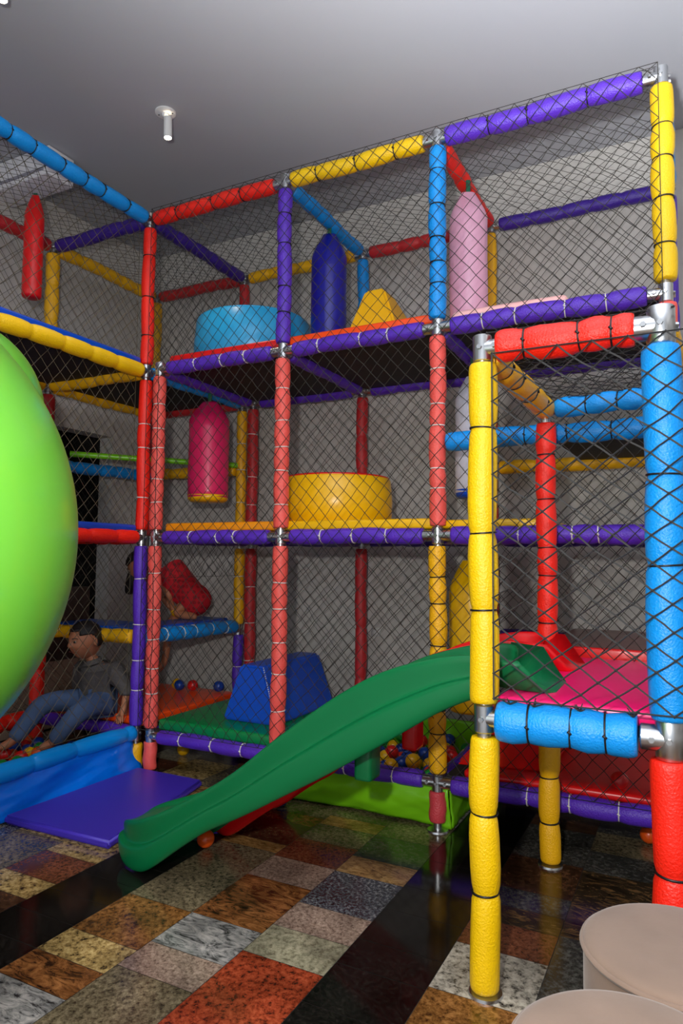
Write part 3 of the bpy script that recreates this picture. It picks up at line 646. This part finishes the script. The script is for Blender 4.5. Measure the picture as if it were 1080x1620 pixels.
def bag(name, label, x, y, ztop, zbot, r, m, hang, botm=None, flat=0.0, rz=0.0, tip='pinch', strap=(0, 90, 60), folds=.02, seed=1):
    t = thing(name, label, 'punching bag', (x, y, zbot), rz)
    H = ztop - zbot; n = 32; rg = random.Random(seed); ph = rg.uniform(0, 6)
    prof = [(0, .55), (.010, .90), (.03, 1.0), (.10, 1.0), (.3, 1.01), (.5, 1.0), (.68, 1.0), (.80, 1.0), (.86, .995), (.90, .98), (.94, .96), (.97, .94), (1.0, .92)]
    rings = []
    for tt, rr in prof:
        ring = []
        k_ = max(0, (tt - .80) / .20)
        for j in range(n):
            a = 2 * PI * j / n
            fx = 1 - .62 * k_ ** 1.3; fy = 1 - k_ * .86
            w = 1 + folds * k_ * math.sin(7 * a + ph) + .008 * math.sin(3 * a + 9 * tt + ph)
            ring.append(Vector((math.cos(a) * r * rr * fx * w, math.sin(a) * r * rr * fy * w * (1 - flat), tt * H)))
        rings.append(ring)
    vs_, fs = rings_mesh(rings)
    o_ = mesh_obj('bag_body', vs_, fs, m, t); sharp(o_, 60)
    if botm:
        mesh_obj('bag_base', *tube_data((0, 0, -.012), (0, 0, .035), [(0, r * .82), (.35, r * .97), (1, r * 1.012)], n), botm, t)
    st = mat('green_strap', strap, .6)
    bmesh_ = box_bm(-.012, .012, -.004, .004, H - .03, hang - zbot, .002)
    bm_obj('hanging_strap', bmesh_, st, t)
    return t
bag('hanging_bag', 'dark blue bag hanging on the top deck behind the yellow pyramid block', -2.03, 3.76, 3.36, 2.575, .112, V['navy'], ZT - .03, rz=.35, seed=2)
bag('hanging_bag', 'pale pink bag hanging under the red beam on the top deck', -1.075, 3.61, 3.33, 2.575, .104, V['lightpink'], ZT - .03, rz=.45, seed=3)
bag('hanging_bag', 'magenta bag with a yellow base hanging below the top deck', -2.955, 3.76, 2.365, 1.68, .137, V['magenta'], Z2 - .03, botm=V['yellow'], rz=.4, seed=4)
bag('hanging_bag', 'white marbled bag with a blue base hanging behind the yellow tower post', -1.085, 3.72, 2.32, 1.645, .098, mat('marbled_vinyl', (205, 205, 218), .35, var=(9, .25)), Z2 - .03, botm=V['royal'], rz=.4, seed=5)
bag('hanging_bag', 'yellow bag hanging on the lowest level behind the yellow tower post', -1.10, 3.72, 1.29, .46, .120, V['yellow'], Z1 - .03, rz=.2, flat=.2, folds=.06, seed=6, strap=(70, 80, 80))
bag('hanging_bag', 'red tube shaped bag hanging inside the left frame below the blue beam', -3.50, 2.735, 3.47, 2.83, .056, V['red'], ZT + .05, rz=.5, seed=7)

# white wall unit under the ceiling on the far left
ac = thing('air_conditioner', 'white box shaped unit under the ceiling behind the blue top beam', 'air conditioner', (-4.0, 2.965, CZ - .205))
bm_obj('casing', box_bm(-.50, .44, -.10, .10, .015, .20, .006, 2), mat('white_plastic', (236, 234, 238), .4), ac)
bm_obj('outlet_louvre', box_bm(-.46, .40, -.108, -.098, .045, .065, .003), mat('grey_plastic', (150, 148, 160), .4), ac)

# ================================================================== SLIDES
def slide(name, label, v0, m, trim):
    t = thing(name, label, 'slide', (0, v0, 0))
    #      u     rim   bottom bed   nearv farv
    S = [(-.560, .985, .880, .915), (-.65, .990, .845, .905), (-.75, .978, .800, .880), (-.86, .948, .728, .835), (-.975, .910, .652, .785), (-1.10, .842, .575, .712),
         (-1.22, .762, .500, .632), (-1.33, .682, .440, .560), (-1.44, .600, .376, .490), (-1.52, .532, .330, .428), (-1.61, .462, .282, .366), (-1.70, .404, .240, .318),
         (-1.79, .352, .178, .270), (-1.88, .300, .112, .226), (-1.96, .258, .050, .194), (-2.03, .226, .008, .176), (-2.10, .200, .004, .166), (-2.17, .178, .006, .158), (-2.225, .160, .050, .148), (-2.26, .130, .075, .122)]
    if trim: S = [(u if u > -1.6 else -1.6 + (u + 1.6) * .80, r_ - (.05 * min(1, max(0, (-1.6 - u) / .3))), b_ * (1 if u > -1.6 else .8), d_ - (.05 * min(1, max(0, (-1.6 - u) / .3)))) for u, r_, b_, d_ in S]
    Wd = .43; mid = Wd / 2
    rings = []
    for i, (u, zr, zb, zd) in enumerate(S):
        hw = mid
        if u < S[-6][0]:
            q = (S[-6][0] - u) / (S[-6][0] - S[-1][0] + .015); hw = mid * (math.sqrt(max(0, 1 - q * q)) * .85 + .15)
        flare = .012 * math.exp(-((u + 2.0) / .2) ** 2)
        k_ = max(.25, min(1, (zr - zd) / .12)); s = hw / mid
        ht = zr - zb
        row = [(-hw + .004, zb), (-hw - .012, zb + ht * .10), (-hw - .012, zb + ht * .40), (-hw - .010, zb + ht * .47), (-hw - .002, zb + ht * .50), (-hw + .018, zb + ht * .51), (-hw + .022, zb + ht * .54), (-hw + .020, zb + ht * .75), (-hw + .018, zr - .020), (-hw + .021, zr - .005), (-hw + .032, zr),
               (-hw + .030 + .016 * s, zr - .006), (-hw + .030 + .028 * s, zr - (zr - zd) * .35), (-hw + .030 + .042 * s, zd + .018 * k_), (-hw + .030 + .075 * s, zd), (0, zd - .003)]
        row = row + [(-a, b) for a, b in row[-2::-1]]
        inn = [(hw - .016, zb + .001), (hw - .030, zb + (zd - zb) * .6), (hw * .5, zd - .022), (-hw * .5, zd - .022), (-hw + .030, zb + (zd - zb) * .6), (-hw + .016, zb + .001)]
        row += inn
        rings.append([Vector((u, mid + a, b)) for a, b in row])
    vs_, fs = rings_mesh(rings)
    body = mesh_obj('slide_chute', vs_, fs, m, t)
    sub = body.modifiers.new('s', 'SUBSURF'); sub.levels = 1; sub.render_levels = 2
    # flared mouth plate at the top, lying on the deck
    bm = bmesh.new()
    pts = [(-.60, .03, .995), (-.47, .06, .985), (-.40, mid, .880), (-.47, Wd - .06, .985), (-.60, Wd - .03, .995)]
    def lay(zo):
        return [bm.verts.new((x, y, z + zo)) for x, y, z in ((-.62, .008, .985), (-.50, .012, .975), (-.44, .06, .90), (-.405, .12, .876), (-.405, Wd - .12, .876), (-.44, Wd - .06, .90), (-.50, Wd - .012, .975), (-.62, Wd - .008, .985), (-.62, Wd - .07, .906), (-.56, Wd - .09, .895), (-.56, .09, .895), (-.62, .07, .906))]
    T, Bt = lay(0.004), lay(-.018)
    quads = ((0, 1, 10, 11), (1, 2, 10), (2, 3, 10), (3, 4, 9, 10), (4, 5, 9), (5, 6, 9), (6, 7, 8, 9), (8, 11, 10, 9))
    for q in quads:
        bm.faces.new([T[i] for i in q]); bm.faces.new([Bt[i] for i in reversed(q)])
    for i in range(7): bm.faces.new((T[i + 1], T[i], Bt[i], Bt[i + 1]))
    for a, b in ((7, 8), (8, 11), (11, 0)): bm.faces.new((T[b], T[a], Bt[a], Bt[b]))
    bmesh.ops.bevel(bm, geom=[e for e in bm.edges if e.calc_face_angle(0) > .3], offset=.004, segments=2, affect='EDGES')
    bm_obj('slide_mouth', bm, m, t)
    # rear support bracket below the mid chute
    bm_obj('support_foot', box_bm(-1.15, -1.08, mid - .05, mid + .05, .47, .62, .015), m, t)
    return t
GRN = mat('green_plastic', (0, 106, 58), .36, bump=(60, .06, .001), var=(4, .08), spec=.45)
REDP = mat('red_plastic', (224, 16, 22), .25, bump=(60, .04, .001), spec=.45)
slide('slide', 'green plastic slide nearest the camera running from the pink deck to the floor', 2.195, GRN, 0)
slide('slide', 'red plastic slide running beside the green one on its far side', 2.665, REDP, 1)

# ================================================================== POUFS
def pouf(label, x, y, r, h, seed):
    m = mat('beige_velvet', (130, 108, 93), .9, bump=(30, .3, .004), var=(9, .2), sheen=.2)
    n = 64; t = thing('pouf', label, 'pouf', (x, y, 0), 0, 'beige velvet poufs')
    prof = [(0, r * .97), (.03, r * .985), (.5, r), (.90, r * .998), (.945, r * .99), (.955, r * 1.0), (.965, r * 1.004), (.975, r * .995), (.985, r * .97), (.995, r * .90), (1.0, r * .6), (1.004, r * .2)]
    vs_, fs = tube_data((0, 0, 0.005), (0, 0, h), prof, n)
    o_ = mesh_obj('upholstery', vs_, fs, m, t)
    rg = [[Vector((math.cos(2 * PI * j / n), math.sin(2 * PI * j / n), 0)) for j in range(n)]]
    rings = []
    for k_ in range(9):
        a = 2 * PI * k_ / 8; rings.append([d * (r * 1.0 + .007 * math.cos(a)) + Vector((0, 0, h * .955 + .007 * math.sin(a))) for d in rg[0]])
    mesh_obj('piping', *rings_mesh(rings, cap=False), m, t)
    return t
pouf('beige velvet pouf in the right corner, the one further from the camera', -.045, 1.745, .205, .455, 1)
pouf('beige velvet pouf at the bottom edge, the one nearer the camera', -.112, 1.322, .205, .455, 2)

# ================================================================== BALLOON
def balloon(label, c, r):
    t = thing('balloon', label, 'balloon', c)
    bm = bmesh.new(); bmesh.ops.create_uvsphere(bm, u_segments=96, v_segments=64, radius=r)
    for v_ in bm.verts:
        if v_.co.z < 0: v_.co.z *= 1.0 + .02 * (v_.co.z / r) ** 4
    bm_obj('balloon_skin', bm, mat('green_balloon', (100, 176, 52), .28, var=(2, .06), spec=.5, coat=.15), t)
    mesh_obj('tied_neck', *tube_data((0, 0, -r * 1.02 - .05), (0, 0, -r * 1.02 + .012), [(0, .03), (.3, .012), (.5, .02), (1, .05)], 20), MATS['green_balloon'], t)
balloon('huge shiny green balloon floating at the left edge of the photo', (-1.705, 0.700, 1.341), 0.6200)
balloon('smaller green balloon peeking out behind the top of the huge one', (-2.327, 1.473, 1.806), 0.3335)

# ================================================================== BALLS
BALLC = dict(red=(206, 30, 26), blue=(16, 60, 150), yellow=(236, 178, 12), green=(24, 140, 50), orange=(226, 84, 20), purple=(96, 60, 150))
bm = bmesh.new(); bmesh.ops.create_uvsphere(bm, u_segments=24, v_segments=16, radius=.039)
for v_ in bm.verts:
    a = abs(v_.co.z) / .039
    if a < .06: v_.co.x *= 1.012; v_.co.y *= 1.012
BM = {}
for c, rgb in BALLC.items():
    me = bpy.data.meshes.new('ball'); bm.to_mesh(me); me.materials.append(mat('ball_' + c, rgb, .3, spec=.5)); me.polygons.foreach_set('use_smooth', [True] * len(me.polygons)); BM[c] = me
bm.free()
def ball(c, x, y, z, label, group=None):
    o_ = bpy.data.objects.new('ball', BM[c]); o_.location = (x, y, z); o_.rotation_euler = (rnd.uniform(0, 3), rnd.uniform(0, 3), 0)
    link(o_); tag(o_, label, 'ball', group); return o_
ball('orange', -1.975, 2.55, .039, 'orange ball on the granite floor beside the lower end of the green slide')
ball('blue', -1.955, 3.15, .039, 'dark blue ball on the floor beside the foot of a coral post')
ball('yellow', -3.0, 3.62, .039, 'yellow ball on the floor under the green mat deck')
ball('orange', -.215, 3.55, .039, 'orange ball on the floor under the purple beam beside the thick red post')
ball('red', -.315, 3.31, ZB + .107, 'red ball lying on the dark red mat under the pink deck')
ball('yellow', -3.44, 4.06, ZB + .126, 'yellow ball on the orange mat, leftmost of its row of balls')
ball('blue', -3.39, 4.03, ZB + .126, 'violet blue ball on the orange mat between the yellow and the red ball')
ball('red', -3.30, 4.07, ZB + .126, 'red ball on the orange mat beside the violet blue ball')
ball('blue', -3.11, 4.13, ZB + .126, 'dark blue ball at the right corner of the orange mat beside the purple post')
ball('yellow', -3.37, 3.95, .897, 'yellow ball held by the child in the red dress')
def heap(n, x0, x1, y0, y1, z0, z1, where, seed, colors):
    rg = random.Random(seed); P_ = []
    tries = 0
    while len(P_) < n and tries < 20000:
        tries += 1
        p = Vector((rg.uniform(x0, x1), rg.uniform(y0, y1), rg.uniform(z0, z1)))
        if all((p - q).length > .072 for q in P_): P_.append(p)
    for p in P_:
        c = rg.choice(colors); ball(c, *p, f'{c} ball in the heap {where}', f'{c} balls {where}')
heap(70, P2 + .46, P3 - .0, VF + .07, VR - .12, .07, .205, 'in the lime green pit under the slides', 5, ['red', 'blue', 'yellow', 'red', 'blue', 'green', 'yellow'])
heap(46, P2 + .12, P2 + .48, VF + .07, VR - .12, .07, .19, 'in the lime green pit under the slides', 6, ['red', 'blue', 'yellow', 'red', 'blue', 'green', 'yellow'])
heap(150, uN + .06, uL - .07, 2.0, 3.12, .04, .12, 'in the left pit by the seated child', 7, ['red', 'orange', 'yellow', 'green', 'blue', 'orange', 'purple'])

# ================================================================== PEOPLE
def skin_mesh(nodes, edges, root=0, sub=2):
    me = bpy.data.meshes.new('sk'); me.from_pydata([n[:3] for n in nodes], edges, [])
    ob = bpy.data.objects.new('sk', me); C.objects.link(ob)
    md = ob.modifiers.new('k', 'SKIN'); md.use_smooth_shade = True
    md.branch_smoothing = .4
    for i, n in enumerate(nodes):
        me.skin_vertices[0].data[i].radius = (n[3], n[4] if len(n) > 4 else n[3])
    me.skin_vertices[0].data[root].use_root = True
    s = ob.modifiers.new('s', 'SUBSURF'); s.levels = sub; s.render_levels = sub
    bpy.context.view_layer.update()
    dg = bpy.context.evaluated_depsgraph_get()
    out = bpy.data.meshes.new_from_object(ob.evaluated_get(dg))
    bpy.data.objects.remove(ob)
    return out
def mesh_from(me, name, m, parent, extra=None):
    bm = bmesh.new(); bm.from_mesh(me)
    if extra: bm.from_mesh(extra)
    return bm_obj(name, bm, m, parent)
def head_mesh(center, face, upd, s=1.0):
    """child head, s = half height; face = facing direction"""
    f_ = Vector(face).normalized(); up = (Vector(upd) - f_ * Vector(upd).dot(f_)).normalized(); rt = f_.cross(up)
    bm = bmesh.new(); bmesh.ops.create_uvsphere(bm, u_segments=48, v_segments=36, radius=1)
    for v_ in bm.verts:
        x, y, z = v_.co            # x right, y forward, z up
        w = .78 - (.16 * max(0, -z) ** 1.3)
        X_ = x * w; Y_ = y * (.90 if y > 0 else .98); Z_ = z
        if y > 0:
            Y_ -= .10 * max(0, -z - .2) * 0
            if z < -.45: Y_ += .05 * (-(z + .45))
            nx, nz = X_ / .13, (z + .10) / .22
            Y_ += .20 * math.exp(-(X_ / .11) ** 2) * math.exp(-((z + .16) / .13) ** 2)            # nose tip
            Y_ += .09 * math.exp(-(X_ / .08) ** 2) * math.exp(-((z - .05) / .16) ** 2)           # bridge
            for sx in (-1, 1): Y_ -= .075 * math.exp(-((X_ - sx * .30) / .13) ** 2) * math.exp(-((z - .04) / .09) ** 2)   # sockets
            for sx in (-1, 1): Y_ += .05 * math.exp(-((X_ - sx * .36) / .2) ** 2) * math.exp(-((z + .28) / .2) ** 2)       # cheeks
            Y_ += .055 * math.exp(-(X_ / .20) ** 2) * math.exp(-((z + .42) / .05) ** 2)            # upper lip
            Y_ += .050 * math.exp(-(X_ / .17) ** 2) * math.exp(-((z + .56) / .05) ** 2)            # lower lip
            Y_ -= .03 * math.exp(-(X_ / .2) ** 2) * math.exp(-((z + .49) / .025) ** 2)
            Y_ += .06 * math.exp(-(X_ / .2) ** 2) * math.exp(-((z + .82) / .13) ** 2)              # chin
            Y_ += .03 * math.exp(-((z - .20) / .08) ** 2) * math.exp(-(X_ / .5) ** 2)              # brow
        v_.co = Vector((X_, Y_, Z_))
    for sx in (-1, 1):                      # ears
        e = bmesh.ops.create_uvsphere(bm, u_segments=14, v_segments=10, radius=1)
        for v_ in e['verts']:
            c = v_.co.copy(); d_ = math.hypot(c.y, c.z)
            v_.co = Vector((sx * (.80 + .07 * c.x * sx + .05 * (d_ > .7)) , -.06 + c.y * .13 - .03, -.08 + c.z * .22))
    T = Matrix((rt, f_, up)).transposed()
    for v_ in bm.verts: v_.co = Vector(center) + T @ (v_.co * s)
    me = bpy.data.meshes.new('head'); bmesh.ops.recalc_face_normals(bm, faces=bm.faces); bm.to_mesh(me); bm.free()
    return me, T
def hair_cap(name, center, T, s, parent, m, low=-.35, front=.42, long=0):
    bm = bmesh.new(); bmesh.ops.create_uvsphere(bm, u_segments=48, v_segments=36, radius=1)
    dl = []
    for v_ in bm.verts:
        x, y, z = v_.co
        hl = front if y > .1 else (front * max(0, (y + .25) / .35) + low * (1 - max(0, (y + .25) / .35)) if y > -.25 else low)
        if abs(x) > .6 and y > .1: hl -= .25
        if z < hl: dl.append(v_)
    bmesh.ops.delete(bm, geom=dl, context='VERTS')
    for v_ in bm.verts:
        x, y, z = v_.co; n_ = 1.07 + .012 * math.sin(23 * x + 17 * y) + .01 * math.sin(31 * z)
        v_.co = Vector((x * .79 * n_, y * (.92 if y > 0 else .99) * n_, z * 1.0 * n_ * (1.02)))
    r_ = bmesh.ops.solidify(bm, geom=bm.faces[:], thickness=.06)
    for v_ in bm.verts: v_.co = Vector(center) + T @ (v_.co * s)
    return bm_obj(name, bm, m, parent)
def eyes(center, T, s, parent):
    for sx in (-1, 1):
        c = Vector(center) + T @ (Vector((sx * .30, .775, .04)) * s)
        bm = bmesh.new(); bmesh.ops.create_uvsphere(bm, u_segments=16, v_segments=12, radius=.078 * s)
        e = bm_obj('eye', bm, mat('eye_white', (150, 136, 122), .3), parent, loc=c)
        bm = bmesh.new(); bmesh.ops.create_uvsphere(bm, u_segments=12, v_segments=8, radius=.066 * s)
        bm_obj('iris', bm, mat('iris_dark', (20, 12, 8), .1), e, loc=T @ Vector((0, .045 * s, 0)))
        bm = bmesh.new()
        pts_ = [Vector(center) + T @ (Vector((sx * (.16 + .32 * q), .90 - .18 * q * q - .02, .21 + .05 * math.sin(q * PI) - .02 * q)) * s) for q in (0, .25, .5, .75, 1)]
        vv = [tube_data(a, b, [(0, .022 * s), (1, .020 * s)], 6) for a, b in zip(pts_[:-1], pts_[1:])]
        mesh_obj('eyebrow', *merge(*vv), HAIR, parent)
def add_hand(nodes, edges, wrist_idx, wrist, direction, palm_n, spread, L=.11, curl=.35):
    """direction: finger direction; palm_n: normal the fingers curl towards; spread: thumb side"""
    d = Vector(direction).normalized(); pn = Vector(palm_n).normalized(); sp = d.cross(pn).normalized()
    if sp.dot(Vector(spread)) < 0: sp = -sp
    w = Vector(wrist)
    pc = w + d * L * .30
    nodes.append((*pc, L * .20, L * .12)); pi = len(nodes) - 1; edges.append((wrist_idx, pi))
    for i, (off, ln) in enumerate(((.27, .40), (.09, .46), (-.09, .43), (-.25, .33))):
        b0 = w + d * L * .52 + sp * off * L
        kk = b0 + d * L * ln * .5 + pn * curl * L * .10 + sp * off * L * .15
        tp = b0 + d * L * ln * .9 + pn * curl * L * .35 + sp * off * L * .2
        n0 = len(nodes)
        nodes.extend([(*b0, L * .062), (*kk, L * .055), (*tp, L * .045)]); edges.extend([(pi, n0), (n0, n0 + 1), (n0 + 1, n0 + 2)])
    t0 = w + d * L * .25 + sp * L * .28; t1 = w + d * L * .48 + sp * L * .45 + pn * L * .08
    n0 = len(nodes); nodes.extend([(*t0, L * .07), (*t1, L * .052)]); edges.extend([(pi, n0), (n0, n0 + 1)])

# --- seated boy on the edge of the left ball pit
boy = thing('person', 'small child in a dark grey shirt and blue jeans seated by the left pit', 'person', (-3.36, 3.22, .31))
bo = Vector(boy.location)
def L_(p): return tuple(Vector(p) - bo)
pel = (-3.37, 3.23, .400); sp1 = (-3.365, 3.22, .50); chest = (-3.36, 3.20, .575); nk = (-3.365, 3.18, .645); hd = (-3.385, 3.15, .70)
hL = (-3.30, 3.20, .385); kL = (-3.245, 2.97, .385); aL = (-3.375, 2.90, .20); fL = (-3.44, 2.86, .165)
hR = (-3.44, 3.20, .385); kR = (-3.555, 2.97, .40); aR = (-3.60, 2.80, .20); fR = (-3.65, 2.75, .165)
sL = (-3.245, 3.22, .605); eL = (-3.165, 3.27, .46); wL = (-3.165, 3.245, .355)
sR = (-3.475, 3.18, .600); eR = (-3.545, 3.24, .47); wR = (-3.56, 3.20, .365)
N_ = [pel, sp1, chest, nk, hd, hL, kL, aL, fL, hR, kR, aR, fR, sL, eL, wL, sR, eR, wR]
rad = [.070, .065, .058, .034, .034, .050, .038, .028, .024, .050, .038, .028, .024, .026, .026, .021, .026, .026, .021]
nodes = [(*L_(p), r) for p, r in zip(N_, rad)]
edges = [(0, 1), (1, 2), (2, 3), (3, 4), (0, 5), (5, 6), (6, 7), (7, 8), (0, 9), (9, 10), (10, 11), (11, 12), (2, 13), (13, 14), (14, 15), (2, 16), (16, 17), (17, 18)]
add_hand(nodes, edges, 15, L_(wL), (.05, -.45, -.75), (-.3, -.8, .4), (-1, 0, 0), L=.105, curl=-.2)
add_hand(nodes, edges, 18, L_(wR), (.1, -.5, -.75), (.3, -.8, .4), (1, 0, 0), L=.105, curl=-.2)
hs = .112; hc = Vector(L_((-3.392, 3.135, .772)))
fdir = (-.20, -.96, -.10)
hm, HT = head_mesh(hc, fdir, (-.06, .02, 1), hs)
body = mesh_from(skin_mesh(nodes, edges), 'body', SKIN, boy, hm)
hair_cap('hair', hc, HT, hs, boy, HAIR, low=-.42, front=.52)
eyes(hc, HT, hs, boy)
mth = [hc + HT @ (Vector((x, .93 - .25 * abs(x) ** 1.5, -.49 + .10 * abs(x))) * hs) for x in (-.2, -.1, 0, .1, .2)]
mesh_obj('mouth', *merge(*[tube_data(a, b, [(0, .018 * hs), (1, .018 * hs)], 6) for a, b in zip(mth[:-1], mth[1:])]), mat('lip', (130, 58, 50), .5), boy)
# shirt
sh = [((-3.37, 3.225, .365), .118, .112), (sp1, .116, .108), (chest, .104, .098), ((-3.364, 3.183, .640), .060), (sL, .060), (((sL[0] + eL[0]) / 2, (sL[1] + eL[1]) / 2, (sL[2] + eL[2]) / 2), .055), (eL, .050), ((-3.166, 3.262, .425), .048), (sR, .060), (eR, .050), ((-3.55, 3.22, .43), .046)]
shn = [(*L_(p[0]), *p[1:]) for p in sh]
she = [(0, 1), (1, 2), (2, 3), (2, 4), (4, 5), (5, 6), (6, 7), (2, 8), (8, 9), (9, 10)]
SHIRT = mat('dark_grey_cotton', (86, 81, 79), .85, bump=(28, .9, .012), var=(14, .25))
shirt = mesh_from(skin_mesh(shn, she, 1), 'shirt', SHIRT, boy)
# collar
cc = Vector(L_((-3.366, 3.175, .640))); rings = []
for k_, (rr, zz) in enumerate(((.048, -.012), (.044, .014), (.050, .012), (.062, -.014))):
    rings.append([cc + Vector((math.cos(a) * rr, math.sin(a) * rr * .95, zz - .014 * math.cos(a - 4.0))) for a in [2 * PI * j / 24 for j in range(24)]])
mesh_obj('collar', *rings_mesh(rings, cap=False), SHIRT, shirt)
for i in range(5):
    p = Vector(L_((-3.405 + .004 * i, 3.118, .60 - .045 * i))); bm = bmesh.new(); bmesh.ops.create_uvsphere(bm, u_segments=8, v_segments=6, radius=.0045); bm_obj('button', bm, mat('dark_button', (30, 28, 28), .3), shirt, loc=p)
# jeans
JEAN = mat('blue_denim', (72, 94, 130), .85, bump=(35, .5, .006), var=(8, .35))
je = [((-3.37, 3.235, .385), .092), (hL, .078), (((hL[0] + kL[0]) / 2, (hL[1] + kL[1]) / 2, .395), .074), (kL, .066), (((kL[0] + aL[0]) / 2, (kL[1] + aL[1]) / 2, .295), .056), (aL, .050), (hR, .078), (((hR[0] + kR[0]) / 2, (hR[1] + kR[1]) / 2, .40), .074), (kR, .066), (((kR[0] + aR[0]) / 2, (kR[1] + aR[1]) / 2, .30), .056), (aR, .050)]
jn = [(*L_(p[0]), p[1]) for p in je]
mesh_from(skin_mesh(jn, [(0, 1), (1, 2), (2, 3), (3, 4), (4, 5), (0, 6), (6, 7), (7, 8), (8, 9), (9, 10)]), 'jeans', JEAN, boy)

# --- crawling child in a red polka dot dress
girl = thing('person', 'child in a red polka dot dress kneeling with a yellow ball', 'person', (-3.25, 3.85, .85))
go = Vector((-3.25, 3.85, .85)); girl.location = (-3.285, 3.975, .85)
def K_(p): return tuple(Vector(p) - go)
gp = (-3.24, 3.86, 1.00); g1 = (-3.34, 3.85, 1.08); g2 = (-3.44, 3.84, 1.15); g3 = (-3.53, 3.83, 1.18); g4 = (-3.60, 3.82, 1.20)
ghl = (-3.22, 3.80, .97); gkl = (-3.28, 3.76, .885); gal = (-3.14, 3.78, .875); gfl = (-3.11, 3.78, .87)
ghr = (-3.28, 3.90, .97); gkr = (-3.42, 3.86, .80); gar = (-3.445, 3.84, .52); gfr = (-3.47, 3.79, .455)
gsl = (-3.44, 3.76, 1.12); gel = (-3.33, 3.745, 1.02); gwl = (-3.345, 3.79, .945)
gsr = (-3.48, 3.91, 1.12); ger = (-3.48, 3.84, 1.00); gwr = (-3.42, 3.85, .925)
GN = [gp, g1, g2, g3, g4, ghl, gkl, gal, gfl, ghr, gkr, gar, gfr, gsl, gel, gwl, gsr, ger, gwr]
gr = [.080, .072, .066, .036, .034, .050, .038, .026, .020, .050, .036, .026, .022, .034, .026, .020, .034, .026, .020]
nodes = [(*K_(p), r) for p, r in zip(GN, gr)]
edges = [(0, 1), (1, 2), (2, 3), (3, 4), (0, 5), (5, 6), (6, 7), (7, 8), (0, 9), (9, 10), (10, 11), (11, 12), (2, 13), (13, 14), (14, 15), (2, 16), (16, 17), (17, 18)]
add_hand(nodes, edges, 15, K_(gwl), (.05, .2, -.9), (.1, .9, .1), (-1, 0, .3), L=.09, curl=.8)
add_hand(nodes, edges, 18, K_(gwr), (.8, 0, -.5), (.3, .1, .6), (0, 0, 1), L=.09, curl=.8)
ghc = Vector(K_((-3.665, 3.81, 1.225)))
gm, GT = head_mesh(ghc, (-.75, -.35, -.55), (-.5, 0, .85), .112)
mesh_from(skin_mesh(nodes, edges), 'body', SKIN, girl, gm)
hair_cap('hair', ghc, GT, .118, girl, HAIR, low=-.7, front=.45)
eyes(ghc, GT, .112, girl)
hp = [(*(ghc + Vector((.0, .02, .04))), .075), (*(ghc + Vector((-.06, -.02, -.10))), .06), (*(ghc + Vector((-.10, -.03, -.22))), .03)]
mesh_from(skin_mesh(hp, [(0, 1), (1, 2)]), 'loose_hair', HAIR, girl)
# dress with dots
dm = bpy.data.materials.new('red_polka_dot_cloth'); dm.use_nodes = True
nt = dm.node_tree; b = nt.nodes['Principled BSDF']; b.inputs['Roughness'].default_value = .8
tc = nt.nodes.new('ShaderNodeTexCoord'); vo = nt.nodes.new('ShaderNodeTexVoronoi'); vo.inputs['Scale'].default_value = 26; vo.inputs['Randomness'].default_value = .25
nt.links.new(tc.outputs['Object'], vo.inputs['Vector'])
cr = nt.nodes.new('ShaderNodeValToRGB'); cr.color_ramp.interpolation = 'CONSTANT'
cr.color_ramp.elements[0].color = lin((150, 12, 24)); cr.color_ramp.elements[1].position = .36; cr.color_ramp.elements[1].color = lin((196, 16, 34))
nt.links.new(vo.outputs['Distance'], cr.inputs['Fac']); nt.links.new(cr.outputs['Color'], b.inputs['Base Color'])
dn = [(*K_((-3.09, 3.86, .915)), .085, .10), (*K_((-3.19, 3.86, .985)), .125, .13), (*K_((-3.31, 3.85, 1.09)), .140, .14), (*K_((-3.43, 3.84, 1.18)), .115, .115), (*K_((-3.51, 3.83, 1.175)), .06, .06), (*K_(gsl), .05), (*K_((-3.40, 3.75, 1.08)), .045), (*K_(gsr), .05), (*K_((-3.48, 3.88, 1.06)), .045)]
mesh_from(skin_mesh(dn, [(0, 1), (1, 2), (2, 3), (3, 4), (3, 5), (5, 6), (3, 7), (7, 8)], 2), 'dress', dm, girl)

# small white paper label stuck on the back wall
tag(bm_obj('wall_sticker', box_bm(-.035, .035, -.001, .001, -.03, .03), mat('white_paper', (225, 225, 222), .7), loc=(-2.0, VB - .002, .78)), 'small white paper label stuck on the grey wall behind the net', 'sticker')
